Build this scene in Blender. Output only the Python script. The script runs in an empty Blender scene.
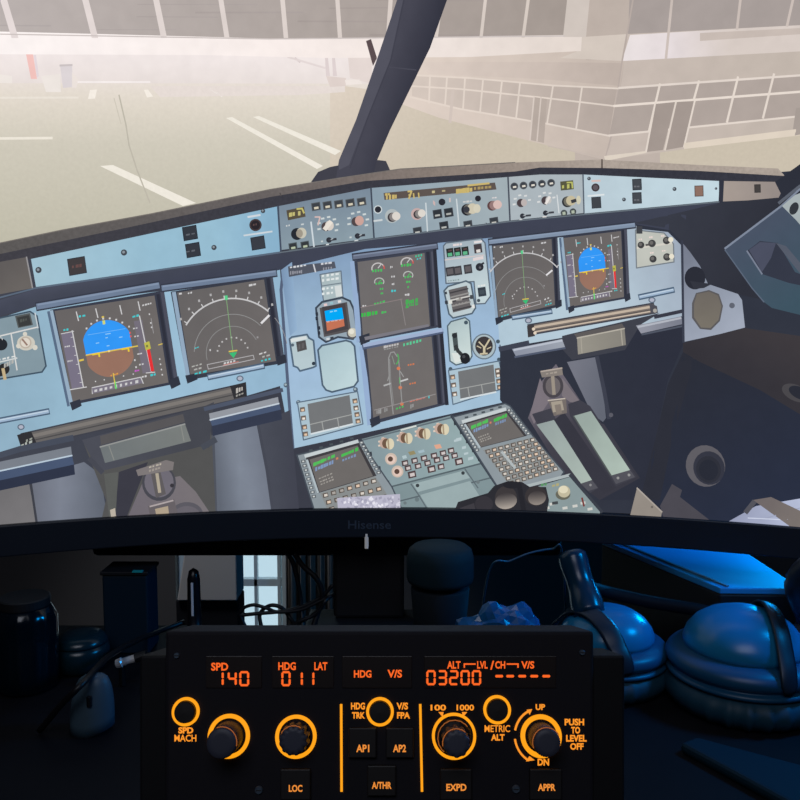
import bpy, bmesh, math, random
from mathutils import Vector, Matrix, noise
from mathutils.geometry import tessellate_polygon
rad = math.radians
sin, cos, pi = math.sin, math.cos, math.pi
random.seed(4)
SC = bpy.context.scene
C = SC.collection

# ------------------------------------------------------------------ camera
F = 820.0
PITCH = rad(5)
CAM = Vector((0, 0, 1.083))
RT = Vector((1, 0, 0)); UP = Vector((0, sin(PITCH), cos(PITCH))); FW = Vector((0, cos(PITCH), -sin(PITCH)))
cd = bpy.data.cameras.new('camera'); cam = bpy.data.objects.new('camera', cd); C.objects.link(cam)
cam.location = CAM; cam.rotation_euler = (pi / 2 - PITCH, 0, 0)
cd.sensor_width = 36; cd.lens = 36 * F / 800; cd.clip_start = 0.01
SC.camera = cam
vs = SC.view_settings
vs.view_transform = 'Standard'; vs.look = 'None'; vs.exposure = 0; vs.gamma = 1; vs.use_curve_mapping = False

def ray(px, py): return RT * ((px - 400) / F) + UP * ((400 - py) / F) + FW
DESK = 0.75
def desk(px, py, h=0.0):                 # point seen at (px,py) at height h over the desk top
    d = ray(px, py); t = (DESK + h - CAM.z) / d.z
    return CAM + d * t
def at_y(px, py, Y):                     # point seen at (px,py) at distance Y in front of the viewer
    d = ray(px, py); return CAM + d * (Y / d.y)

def s2l(c):
    c = c / 255.0
    return c / 12.92 if c <= 0.04045 else ((c + 0.055) / 1.055) ** 2.4
def lin(c): return tuple(s2l(max(0, min(255, k))) for k in c[:3])

# ------------------------------------------------------------------ materials
def pmat(name, col, rough=0.5, metal=0.0, emit=None, strength=1.0, bump=0.0, bscale=80.0, spec=0.5, var=0.0):
    m = bpy.data.materials.new(name); m.use_nodes = True
    nt = m.node_tree; b = nt.nodes['Principled BSDF']
    b.inputs['Base Color'].default_value = (*col, 1); b.inputs['Roughness'].default_value = rough
    b.inputs['Metallic'].default_value = metal; b.inputs['Specular IOR Level'].default_value = spec
    if emit:
        b.inputs['Emission Color'].default_value = (*emit, 1); b.inputs['Emission Strength'].default_value = strength
    if bump or var:
        tc = nt.nodes.new('ShaderNodeTexCoord'); n = nt.nodes.new('ShaderNodeTexNoise')
        n.inputs['Scale'].default_value = bscale; n.inputs['Detail'].default_value = 4
        nt.links.new(tc.outputs['Object'], n.inputs['Vector'])
        if bump:
            bp = nt.nodes.new('ShaderNodeBump'); bp.inputs['Strength'].default_value = bump; bp.inputs['Distance'].default_value = 0.002
            nt.links.new(n.outputs['Fac'], bp.inputs['Height']); nt.links.new(bp.outputs['Normal'], b.inputs['Normal'])
        if var:
            mx = nt.nodes.new('ShaderNodeMix'); mx.data_type = 'RGBA'
            mx.inputs[6].default_value = (*[k * (1 - var) for k in col], 1); mx.inputs[7].default_value = (*[min(1, k * (1 + var)) for k in col], 1)
            nt.links.new(n.outputs['Fac'], mx.inputs[0]); nt.links.new(mx.outputs[2], b.inputs['Base Color'])
    return m

def screen_mat(name, grain, scale):      # lit display: every spot gives off the colour stored on the picture mesh
    m = bpy.data.materials.new(name); m.use_nodes = True; nt = m.node_tree; nt.nodes.clear()
    o = nt.nodes.new('ShaderNodeOutputMaterial'); e = nt.nodes.new('ShaderNodeEmission')
    a = nt.nodes.new('ShaderNodeAttribute'); a.attribute_name = 'Col'
    tc = nt.nodes.new('ShaderNodeTexCoord'); n = nt.nodes.new('ShaderNodeTexNoise')
    n.inputs['Scale'].default_value = scale; n.inputs['Detail'].default_value = 5
    mr = nt.nodes.new('ShaderNodeMapRange'); mr.inputs['From Min'].default_value = 0.3; mr.inputs['From Max'].default_value = 0.7
    mr.inputs['To Min'].default_value = 1 - grain; mr.inputs['To Max'].default_value = 1 + grain
    mx = nt.nodes.new('ShaderNodeVectorMath'); mx.operation = 'SCALE'
    L = nt.links.new
    L(tc.outputs['Object'], n.inputs['Vector']); L(n.outputs['Fac'], mr.inputs['Value'])
    L(a.outputs['Color'], mx.inputs[0]); L(mr.outputs['Result'], mx.inputs['Scale'])
    L(mx.outputs[0], e.inputs['Color']); L(e.outputs[0], o.inputs['Surface'])
    return m
M_PIC = screen_mat('screen picture', 0.035, 60)
M_GRAIN = screen_mat('screen picture grainy', 0.10, 320)
M_TARMAC = screen_mat('screen picture tarmac', 0.025, 300)

# ------------------------------------------------------------------ objects
def link(o, parent=None):
    C.objects.link(o)
    if parent: o.parent = parent
    return o
def empty(name, loc, label, cat, group=None):
    o = link(bpy.data.objects.new(name, None)); o.location = loc; o.empty_display_size = 0.02
    return tag(o, label, cat, group)
def tag(o, label=None, cat=None, group=None, kind=None):
    if label: o['label'] = label
    if cat: o['category'] = cat
    if group: o['group'] = group
    if kind: o['kind'] = kind
    return o
def origin(o):
    v = Vector((0, 0, 0))
    while o: v += o.location; o = o.parent
    return v
def mesh(name, vs_, fs, mat, parent=None, smooth=False, origin_at=None, label=None):
    """vertices in world space; stored relative to the parent thing (or to origin_at)"""
    off = origin(parent) if parent else (origin_at or Vector((0, 0, 0)))
    me = bpy.data.meshes.new(name); me.from_pydata([tuple(Vector(v) - off) for v in vs_], [], fs)
    bm = bmesh.new(); bm.from_mesh(me); bmesh.ops.recalc_face_normals(bm, faces=bm.faces); bm.to_mesh(me); bm.free()
    if mat: me.materials.append(mat)
    if smooth:
        me.polygons.foreach_set('use_smooth', [True] * len(me.polygons))
    o = bpy.data.objects.new(name, me); link(o, parent)
    if not parent and origin_at: o.location = origin_at
    if label: o['label'] = label
    return o
def bevel(o, w, seg=2, ang=35):
    m = o.modifiers.new('bevel', 'BEVEL'); m.width = w; m.segments = seg; m.limit_method = 'ANGLE'; m.angle_limit = rad(ang)
    return o
def subd(o, n=1):
    m = o.modifiers.new('sub', 'SUBSURF'); m.levels = n; m.render_levels = n; return o
def box_v(x0, x1, y0, y1, z0, z1):
    v = [(x, y, z) for z in (z0, z1) for y in (y0, y1) for x in (x0, x1)]
    return v, [(0, 1, 3, 2), (4, 6, 7, 5), (0, 4, 5, 1), (2, 3, 7, 6), (0, 2, 6, 4), (1, 5, 7, 3)]
class MB:
    def __init__(s): s.v = []; s.f = []
    def add(s, v, f):
        n = len(s.v); s.v += [tuple(k) for k in v]; s.f += [tuple(i + n for i in q) for q in f]; return s
    def box(s, *a): return s.add(*box_v(*a))
    def tube(s, pts, r, n=10, cap=True): return s.add(*tube_v(pts, r, n, cap))
    def lathe(s, *a, **k): return s.add(*lathe_v(*a, **k))
    def build(s, name, mat, parent=None, **k): return mesh(name, s.v, s.f, mat, parent, **k)
def tube_v(pts, r, n=10, cap=True):
    P = [Vector(p) for p in pts]; v = []; f = []; up = Vector((0.123, 0.2, 1)).normalized()
    for i, p in enumerate(P):
        t = (P[min(i + 1, len(P) - 1)] - P[max(i - 1, 0)]).normalized()
        a = t.cross(up)
        if a.length < 1e-3: a = t.cross(Vector((1, 0, 0)))
        a.normalize(); b = t.cross(a)
        rr = r[i] if isinstance(r, (list, tuple)) else r
        for k in range(n):
            an = 2 * pi * k / n; v.append(p + (a * cos(an) + b * sin(an)) * rr)
    for i in range(len(P) - 1):
        for k in range(n):
            k2 = (k + 1) % n; f.append((i * n + k, i * n + k2, (i + 1) * n + k2, (i + 1) * n + k))
    if cap: f.append(tuple(range(n))[::-1]); f.append(tuple((len(P) - 1) * n + k for k in range(n)))
    return v, f
def smooth_path(pts, k=8):               # Catmull-Rom through the points
    P = [Vector(p) for p in pts]; P = [P[0] * 2 - P[1]] + P + [P[-1] * 2 - P[-2]]; out = []
    for i in range(1, len(P) - 2):
        a, b, c, d = P[i - 1:i + 3]
        for j in range(k):
            t = j / k
            out.append(0.5 * ((2 * b) + (c - a) * t + (2 * a - 5 * b + 4 * c - d) * t * t + (3 * b - a - 3 * c + d) * t ** 3))
    out.append(P[-2]); return out
def lathe_v(c, prof, n=32, ax=None, u=None, w=None, wob=None, cap=True):
    """revolve (radius, height) pairs about the axis ax through c; wob(angle, i) scales the radius"""
    ax = ax or Vector((0, 0, 1)); u = u or Vector((1, 0, 0)); w = w or ax.cross(u)
    v = []; f = []; c = Vector(c)
    for i, (r, h) in enumerate(prof):
        for k in range(n):
            a = 2 * pi * k / n; rr = r * (wob(a, i) if wob else 1)
            v.append(c + ax * h + (u * cos(a) + w * sin(a)) * rr)
    for i in range(len(prof) - 1):
        for k in range(n):
            k2 = (k + 1) % n; f.append((i * n + k, i * n + k2, (i + 1) * n + k2, (i + 1) * n + k))
    if cap: f.append(tuple(range(n))[::-1]); f.append(tuple((len(prof) - 1) * n + k for k in range(n)))
    return v, f

# ------------------------------------------------------------------ the curved monitor's screen surface
RM = 0.97; MX = -0.010; MY = 0.85 - RM       # cylinder: radius, axis x and y
def scr(px, py, lift=0.0):
    d = ray(px, py); r = RM - lift
    ox, oy = CAM.x - MX, CAM.y - MY
    a = d.x ** 2 + d.y ** 2; b = ox * d.x + oy * d.y; c = ox * ox + oy * oy - r * r
    return CAM + d * ((-b + math.sqrt(b * b - a * c)) / a)
def cyl(ang, z, r): return Vector((MX + r * sin(ang), MY + r * cos(ang), z))

LAYER = [0]; STEP = 5e-5
def lerp(a, b, t): return tuple(p + (q - p) * t for p, q in zip(a, b))
def lg(p0, c0, p1, c1, *more):           # linear gradient between points; more = extra (t, colour) stops
    dx, dy = p1[0] - p0[0], p1[1] - p0[1]; L = dx * dx + dy * dy
    st = sorted([(0, c0), (1, c1)] + list(more))
    def fn(x, y):
        t = max(0, min(1, ((x - p0[0]) * dx + (y - p0[1]) * dy) / L))
        for (t0, a), (t1, b) in zip(st, st[1:]):
            if t <= t1: return lerp(a, b, (t - t0) / max(1e-6, t1 - t0))
        return st[-1][1]
    return fn
def clip(poly, axis, lo, hi):
    for s, lim in ((1, lo), (-1, hi)):
        out = []
        for i, p in enumerate(poly):
            q = poly[(i + 1) % len(poly)]
            a, b = s * (p[axis] - lim), s * (q[axis] - lim)
            if a >= 0: out.append(p)
            if (a > 0 > b) or (a < 0 < b):
                t = a / (a - b); out.append((p[0] + (q[0] - p[0]) * t, p[1] + (q[1] - p[1]) * t))
        poly = out
        if len(poly) < 3: return []
    return poly
GRID = {}
class Pic:
    """one pictured element: flat pieces lying on the screen, later groups over earlier ones"""
    def __init__(s, name, mat=None, label=None):
        s.name = name; s.v = []; s.f = []; s.c = []; s.mat = mat or M_PIC; s.label = label; s.buf = []
    def up(s):
        cells = set()
        for k, (B, cols) in s.buf:
            x0, x1 = min(q[0] for q in B), max(q[0] for q in B); y0, y1 = min(q[1] for q in B), max(q[1] for q in B)
            for i in range(math.floor(x0 / 2.5), math.floor(x1 / 2.5) + 1):
                for j in range(math.floor(y0 / 2.5), math.floor(y1 / 2.5) + 1): cells.add((i, j))
        lay = 1 + max((GRID.get(c, 0) for c in cells), default=0)
        for c in cells: GRID[c] = lay
        LAYER[0] = max(LAYER[0], lay)
        for k, (B, cols) in s.buf:
            n = len(s.v); lift = lay * STEP + min(k, 8) * 4e-6
            s.v += [scr(q[0], q[1], lift) for q in B]; s.c += cols; s.f.append(tuple(range(n, n + len(B))))
        s.buf = []; s.k = 0
        return s
    k = 0
    def poly(s, pts, col, cy=12):
        pts = [(float(a), float(b)) for a, b in pts]
        fn = col if callable(col) else None; s.k += 1
        flat = None if fn else (*lin(col), 1)
        if len(pts) == 3: tris = [(0, 1, 2)]
        else: tris = tessellate_polygon([[Vector((a, b, 0)) for a, b in pts]])
        for t in tris:
            T = [pts[i] for i in t]
            x0, x1 = min(p[0] for p in T), max(p[0] for p in T); y0, y1 = min(p[1] for p in T), max(p[1] for p in T)
            for k in range(math.floor(x0 / 10), math.floor(x1 / 10) + 1):
                A = clip(T, 0, k * 10, k * 10 + 10)
                if A: A = clip(A, 1, -1e9, 519 + 18 * ((k * 10 - 385) / 395) ** 2)   # nothing below the screen's lower edge
                if not A: continue
                if fn:
                    cells = [clip(A, 1, j * cy, j * cy + cy) for j in range(math.floor(y0 / cy), math.floor(y1 / cy) + 1)]
                else: cells = [A]
                for B in cells:
                    if len(B) >= 3: s.buf.append((s.k, (B, [(*lin(fn(*q)), 1) if fn else flat for q in B])))
        return s
    def line(s, pts, w, col, closed=False):
        P = list(pts) + ([pts[0]] if closed else [])
        for (ax, ay), (bx, by) in zip(P, P[1:]):
            L = math.hypot(bx - ax, by - ay)
            if L < 1e-6: continue
            nx, ny = -(by - ay) / L * w / 2, (bx - ax) / L * w / 2
            ex, ey = (bx - ax) / L * w * .25, (by - ay) / L * w * .25
            s.poly([(ax + nx - ex, ay + ny - ey), (bx + nx + ex, by + ny + ey), (bx - nx + ex, by - ny + ey), (ax - nx - ex, ay - ny - ey)], col)
        return s
    def circ(s, cx, cy, rx, col, ry=None, rot=0, n=22):
        ry = ry or rx; cr, sr = cos(rad(rot)), sin(rad(rot))
        return s.poly([(cx + rx * cos(a) * cr - ry * sin(a) * sr, cy + rx * cos(a) * sr + ry * sin(a) * cr) for a in (2 * pi * k / n for k in range(n))], col)
    def arc(s, cx, cy, rx, ry, a0, a1, w, col, n=22):
        return s.line([(cx + rx * cos(rad(a0 + (a1 - a0) * k / n)), cy + ry * sin(rad(a0 + (a1 - a0) * k / n))) for k in range(n + 1)], w, col)
    def pan(s, pts, fill, edge, w=1.2):
        s.poly(pts, fill); s.up(); s.line(pts, w, edge, True); return s.up()
    def sq(s, cx, cy, w, h, col, ang=-9):    # small upright block, leaning like the panel it sits on
        c_, s_ = cos(rad(ang)), sin(rad(ang))
        return s.poly([(cx + a * w / 2 * c_ - b * h / 2 * s_ * .8, cy + a * w / 2 * s_ + b * h / 2) for a, b in ((-1, -1), (1, -1), (1, 1), (-1, 1))], col)
    def dash(s, x0, y0, x1, y1, h, col, n=5, fill=.7):   # unreadably small lettering
        for i in range(n):
            t0 = i / n; t1 = t0 + fill / n * random.uniform(.7, 1.2)
            hh = h * random.uniform(.7, 1.1)
            a = (x0 + (x1 - x0) * t0, y0 + (y1 - y0) * t0); b = (x0 + (x1 - x0) * t1, y0 + (y1 - y0) * t1)
            s.poly([(a[0], a[1] - hh / 2), (b[0], b[1] - hh / 2), (b[0], b[1] + hh / 2), (a[0], a[1] + hh / 2)], col)
        return s
    def build(s, parent):
        s.up()
        me = bpy.data.meshes.new(s.name); off = origin(parent)
        me.from_pydata([tuple(v - off) for v in s.v], [], s.f)
        at = me.attributes.new('Col', 'FLOAT_COLOR', 'POINT')
        at.data.foreach_set('color', [k for c in s.c for k in c])
        me.materials.append(s.mat)
        o = bpy.data.objects.new(s.name, me); link(o, parent)
        if s.label: o['label'] = s.label
        return o
def quad(TL, TR, BR, BL):
    def q(u, v):
        return tuple((TL[k] * (1 - u) + TR[k] * u) * (1 - v) + (BL[k] * (1 - u) + BR[k] * u) * v for k in (0, 1))
    return q
# ------------------------------------------------------------------ monitor body
def edge_z(py): return scr(390, py).z
ZB = edge_z(507); ZT = edge_z(-45); A0, A1 = -0.462, 0.462
mon = empty('curved_monitor', Vector((-0.03, 0.85, DESK)), 'large black curved monitor filling the upper half of the picture', 'monitor')
M_BEZ = pmat('black monitor plastic', (0.017, 0.018, 0.024), 0.5)
M_BACK = pmat('black housing plastic', (0.006, 0.006, 0.008), 0.6)
def arc_bar(name, a0, a1, z0, z1, r0, r1, mat, parent, n=60):
    v = []; f = []
    for i in range(n + 1):
        a = a0 + (a1 - a0) * i / n
        v += [cyl(a, z0, r0), cyl(a, z1, r0), cyl(a, z1, r1), cyl(a, z0, r1)]
    for i in range(n):
        b = i * 4
        for k in range(4): f.append((b + k, b + (k + 1) % 4, b + 4 + (k + 1) % 4, b + 4 + k))
    f += [(0, 1, 2, 3), (n * 4, n * 4 + 3, n * 4 + 2, n * 4 + 1)]
    return bevel(mesh(name, v, f, mat, parent), 0.0015, 2, 50)
BZ = 0.031; PR = 0.008
arc_bar('bottom_bezel', A0 - 0.012, A1 + 0.012, ZB - BZ, ZB, RM - PR, RM + 0.03, M_BEZ, mon)
arc_bar('top_bezel', A0 - 0.012, A1 + 0.012, ZT, ZT + 0.012, RM - PR, RM + 0.03, M_BEZ, mon)
arc_bar('side_bezel', A0 - 0.012, A0, ZB, ZT, RM - PR, RM + 0.03, M_BEZ, mon, 4)
arc_bar('side_bezel', A1, A1 + 0.012, ZB, ZT, RM - PR, RM + 0.03, M_BEZ, mon, 4)
arc_bar('back_shell', A0 - 0.008, A1 + 0.008, ZB - 0.02, ZT + 0.008, RM + 0.0305, RM + 0.038, M_BACK, mon)
hz = at_y(240, 554, 0.905).z
hx0, hx1 = at_y(95, 550, 0.905).x, at_y(560, 550, 0.905).x
bevel(MB().box(hx0, hx1, 0.893, 0.935, hz, hz + 0.28).build('rear_housing', M_BACK, mon), 0.006)
nx0, nx1 = at_y(334, 580, 0.905).x, at_y(404, 580, 0.905).x
bevel(MB().box(nx0, nx1, 0.896, 0.925, DESK + 0.008, hz + 0.05).build('stand_neck', M_BACK, mon), 0.004)
bevel(MB().box(nx0 - .03, nx1 + .03, 0.79, 0.93, DESK, DESK + 0.008).build('stand_foot', M_BACK, mon), 0.003)
M_LOGO = pmat('grey printed lettering', (0.075, 0.085, 0.105), 0.5)
def text_tris(s, offset=0.0):
    cu = bpy.data.curves.new('t', 'FONT'); cu.body = s; cu.offset = offset; cu.resolution_u = 3
    o = bpy.data.objects.new('t', cu); C.objects.link(o)
    dg = bpy.context.evaluated_depsgraph_get()
    me = bpy.data.meshes.new_from_object(o.evaluated_get(dg))
    v = [(p.co.x, p.co.y) for p in me.vertices]; f = [tuple(p.vertices) for p in me.polygons]
    bpy.data.objects.remove(o); bpy.data.curves.remove(cu); bpy.data.meshes.remove(me)
    x0, x1 = min(p[0] for p in v), max(p[0] for p in v); y0, y1 = min(p[1] for p in v), max(p[1] for p in v)
    return [((x - x0) / (x1 - x0), (y - y0) / (y1 - y0)) for x, y in v], f
def text_on(fn, s, x0, y0, x1, y1, name, mat, parent, offset=0.0, label=None):
    """letters fitted in the box x0..x1, y0 (top)..y1 (bottom) of the surface fn"""
    v, f = text_tris(s, offset)
    return mesh(name, [fn(x0 + (x1 - x0) * a, y1 - (y1 - y0) * b) for a, b in v], f, mat, parent, label=label)
text_on(lambda x, y: scr(x, y, PR + 0.0003), 'Hisense', 348, 520.5, 391, 529, 'brand_lettering', M_LOGO, mon, 0.012, 'dim grey maker lettering in the middle of the lower bezel')
p0, p1 = scr(364.6, 537, PR), scr(368.2, 549, PR)
M_SENS = pmat('sensor window', (.5, .5, .52), .3, emit=lin((120, 118, 116)), strength=.7)
bevel(MB().box(p0.x, p1.x, p0.y, p0.y + .012, p1.z, p0.z + .004).build('sensor', M_SENS, mon, label='small pale standby lamp under the lower bezel'), .0008)

# the lit screen itself
v = []; f = []; n = 90
for i in range(n + 1):
    a = A0 + (A1 - A0) * i / n; v += [cyl(a, ZB - .004, RM + .0004), cyl(a, ZT + .004, RM + .0004)]
    if i: f.append((2 * i - 2, 2 * i, 2 * i + 1, 2 * i - 1))
SCREEN = mesh('screen', v, f, pmat('dark screen glass', (0.01, 0.01, 0.012), 0.3), mon, label='glowing curved screen showing a cockpit view')
class PicList(list):
    def append(s, x): x.up(); list.append(s, x)
_pics = PicList()

# ================================================================== the picture on the screen
XL, XR, YT, YB = -62, 862, -60, 536
# ---- outside: apron, walkway, haze
p = Pic('tarmac', M_TARMAC, 'hazy grey beige apron with white painted lines')
p.poly([(XL, 78), (XR, 78), (XR, 265), (XL, 265)], lg((0, 80), (234, 224, 216), (0, 250), (190, 186, 168), (.12, (226, 217, 204)), (.38, (208, 202, 187))))
p.up()
p.poly([(330, 84), (445, 100), (605, 158), (XR, 125), (XR, 190), (330, 185)], lg((340, 90), (222, 209, 194), (400, 175), (203, 192, 174)))
p.up()
wl = (240, 234, 222)
p.poly([(100, 166), (113, 165), (196, 203), (183, 206)], wl)
p.poly([(226, 118), (232, 117), (323, 166), (317, 169)], wl)
p.poly([(253, 117), (259, 116), (341, 151), (335, 155)], wl)
p.line([(XL, 139), (52, 138)], 2.6, (238, 231, 218)); p.line([(XL, 98), (78, 97.5)], 2, (234, 226, 215))
p.poly([(90, 90), (97, 89.5), (95, 98.5), (88, 99)], (246, 238, 228)); p.poly([(144, 90), (148, 89.5), (153, 96.5), (147, 97.5)], (246, 238, 228))
p.line([(207, 87), (222, 96)], 2, (243, 236, 230))
p.line([(119, 95), (126, 125), (129, 145), (137, 170), (150, 203)], 1.4, (190, 184, 170)); p.line([(114, 98), (121, 124)], .9, (205, 198, 184))
p.poly([(150, 86), (345, 86), (345, 92), (300, 95), (160, 97)], (231, 220, 214))
_pics.append(p)
p = Pic('haze_bank', None, 'pale pinkish haze with distant airport equipment')
p.poly([(XL, 50), (600, 50), (600, 84), (XL, 83)], lg((0, 55), (243, 233, 231), (0, 84), (233, 223, 219)))
p.up()
p.poly([(XL, 66), (12, 76), (12, 83), (XL, 83)], (240, 232, 226))
p.poly([(26, 54), (33, 54), (37, 79), (31, 79)], (243, 196, 190)); p.poly([(33.5, 55), (36, 55), (39, 76), (37, 78)], (228, 216, 220))
p.poly([(41, 76), (60, 74), (61, 92), (46, 92)], (238, 230, 224)); p.poly([(60, 65), (72, 64.5), (73, 87), (63, 88)], (222, 214, 216)); p.line([(60, 65.5), (72, 65)], 2, (205, 196, 196))
p.poly([(72, 72), (79, 80), (76, 88), (72, 88)], (236, 226, 220))
p.line([(78, 82), (150, 82)], 1.5, (248, 240, 238))
for x in (325, 332): p.poly([(x, 58), (x + 3, 58), (x + 5, 76), (x + 1, 76)], (222, 209, 208))
p.line([(288, 57), (325, 68)], 2, (228, 216, 214)); p.poly([(326, 76), (346, 78), (346, 86), (330, 87)], (224, 210, 204))
p.poly([(344, 80), (360, 79), (362, 84), (346, 85)], (240, 230, 224)); p.line([(295, 58), (300, 62)], 2, (218, 206, 205))
p.poly([(348, 57), (372, 57), (372, 84), (350, 78)], (229, 216, 211))
_pics.append(p)
p = Pic('terminal_building', None, 'beige terminal facade seen through haze, with rows of dark windows')
p.poly([(575, -50), (660, -50), (660, 165), (575, 165)], (192, 179, 170)); p.up()
p.poly([(375, 50), (626, 50), (611, 137), (605, 160), (440, 118), (390, 100)], lg((400, 60), (226, 211, 200), (620, 80), (198, 184, 174)))
p.poly([(582, 0), (632, 0), (625, 60), (582, 60)], (190, 177, 168)); p.poly([(632, YT), (XR, YT), (XR, 125), (605, 160), (622, 80), (632, 0)], lg((640, 60), (199, 186, 177), (800, 60), (194, 182, 172)))
p.up()
p.poly([(582, 37), (628, 34), (622, 61), (560, 58), (578, 51)], (212, 200, 190))
p.poly([(410, 62), (540, 62), (622, 63), (619, 86), (540, 79), (430, 74)], lg((420, 70), (222, 207, 197), (620, 70), (190, 176, 167)))
p.poly([(630, 35), (XR, 21), (XR, 48), (622, 61)], lg((630, 50), (233, 224, 224), (730, 45), (216, 204, 197), (.42, (229, 219, 220)))); p.up()
p.poly([(700, 33), (XR, 25), (XR, 30), (700, 41)], (200, 187, 179)); p.up()
p.poly([(632, YT), (XR, YT), (XR, 22), (628, 34)], (168, 158, 154)); p.up()
for a in (((676, -40), (666, 58)), ((745, -40), (737, 29)), ((802, -40), (787, 26))): p.line(a, 2.6, (203, 190, 183))
p.line([(640, -40), (622, 62), (611, 137), (605, 160)], 1.6, (184, 171, 164))
# windows, left face
pane = lg((420, 100), (213, 199, 189), (620, 110), (179, 166, 158)); ml = lg((420, 100), (228, 214, 203), (620, 110), (221, 209, 199))
p.poly([(412, 76), (470, 79), (553, 86), (617, 89), (609, 136), (548, 123), (460, 108), (412, 96)], pane); p.up()
for a in ([(410, 75), (470, 78), (553, 85.5), (618, 88.5)], [(410, 86), (460, 89), (550, 98.5), (614, 106)], [(410, 97), (460, 109), (548, 124), (610, 136)]):
    for k in range(len(a) - 1): p.line(a[k:k + 2], 1.7, ml(*a[k]))
p.up()
for x0, y0, x1, y1 in ((430, 75, 429, 103), (447, 77, 445, 106), (465, 78, 463, 110), (483, 80, 480, 113), (502, 81, 498, 116), (520, 83, 516, 119), (553, 86, 547, 124), (582, 87, 576, 130)): p.line([(x0, y0), (x1, y1)], 1.7, ml(x0, y0))
p.poly([(534, 97), (547, 99), (544, 143), (530, 140)], (183, 170, 161)); p.up(); p.line([(541, 97), (537, 141)], 1.4, (212, 199, 190)); p.line([(534, 97), (530, 140)], 1.5, (215, 202, 193)); p.line([(453, 90), (450, 122)], 3, (210, 196, 187))
p.line([(612, 140), (606, 158), (548, 146)], 1, (198, 185, 176))
# windows, right face
p.poly([(619, 88), (XR, 71), (XR, 111), (609, 136)], (176, 164, 157)); p.up()
p.line([(619, 88), (XR, 71)], 2.2, (226, 214, 205)); p.line([(614, 106), (XR, 87)], 2.4, (232, 220, 210)); p.line([(609, 135.5), (XR, 110)], 2, (226, 214, 204))
for x0, y0, x1, y1 in ((660, 84, 649, 131), (699, 81, 686, 128), (738, 77, 727, 122), (774, 74, 763, 118), (812, 70, 800, 113)): p.line([(x0, y0), (x1, y1)], 2.2, (228, 216, 206))
p.poly([(655, 104), (675, 102), (663, 150), (646, 152)], (164, 152, 145)); p.poly([(676, 102), (694, 101), (683, 147), (666, 150)], (164, 152, 145)); p.up()
p.line([(655, 104), (646, 152)], 1.8, (228, 216, 206)); p.line([(676, 102), (665, 150)], 1.8, (222, 210, 200)); p.line([(695, 100), (684, 147)], 1.8, (228, 216, 206))
p.poly([(604, 156), (646, 151), (646, 153), (605, 161)], (222, 210, 196)); p.poly([(684, 143), (XR, 121), (XR, 128), (684, 149)], (223, 210, 194))
p.poly([(796, 108), (812, 106), (803, 134), (792, 136)], (168, 157, 150))
_pics.append(p)
p = Pic('overhead_walkway', None, 'covered walkway overhead with grey glazing and white mullions')
p.poly([(XL, YT), (572, YT), (572, 37), (270, 40), (XL, 34)], lg((0, 10), (186, 177, 174), (560, 10), (165, 154, 147))); p.up()
for k in range(16):
    y = -30 + k * 4.3 + random.uniform(-1, 1); x = random.uniform(XL, 420)
    p.line([(x, y), (x + random.uniform(60, 160), y + random.uniform(-.8, 1.2))], random.uniform(.8, 1.8), lerp((178, 169, 167), (160, 148, 142), max(0, x / 560)))
p.up()
p.poly([(XL, 30), (100, 34), (270, 38.5), (420, 37), (566, 35), (582, 35), (581, 51), (470, 57), (330, 58), (200, 55), (XL, 54)], lg((0, 40), (253, 245, 243), (560, 40), (229, 217, 209), (.5, (249, 238, 234)))); p.up()
for x0, x1, w in ((2, 15, 7), (84, 95, 6.5), (155, 164, 6), (220, 227, 5), (282, 286, 4.6), (337, 340, 4.2), (391, 388, 4.2), (442, 436, 3.6), (486, 481, 3.2), (529, 523, 3.2)):
    dx = x1 - x0; p.poly([(x0 - dx * .9 - w / 2, -45), (x0 - dx * .9 + w / 2, -45), (x1 + w / 2, 38), (x1 - w / 2, 38)], lg((0, 0), (230, 219, 217), (560, 0), (214, 202, 193)))
p.poly([(572, -45), (594, -45), (586, 37), (563, 37)], (208, 197, 189)); p.line([(XL, 33), (270, 39), (566, 36)], 1.2, (205, 195, 192))
_pics.append(p)
# ---- window post
p = Pic('window_post', None, 'dark slanted windscreen post')
p.poly([(366, 41), (371, 39), (377, 58), (373, 66)], (92, 78, 80))
p.poly([(311, 182), (318, 172), (330, 167), (345, 164), (378, 160), (386, 161), (390, 170), (330, 182)], (66, 66, 76)); p.up()
p.poly([(400, -45), (460, -45), (447, 0), (430, 48), (412, 85), (390, 130), (376, 163), (374, 172), (336, 178), (339, 160), (356, 120), (375, 65), (391, 18), (397, 0)], lg((385, 80), (72, 72, 84), (415, 90), (53, 54, 66))); p.up()
p.poly([(397, 0), (403, 0), (390, 60), (366, 120), (349, 165), (339, 170), (339, 160), (356, 120), (375, 65), (391, 18)], (84, 84, 96)); p.line([(389, 67), (416, 70)], 1.2, (74, 74, 86))
p.line([(404, 0), (391, 60), (367, 120), (350, 168)], 1, (66, 66, 78))
_pics.append(p)
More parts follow.
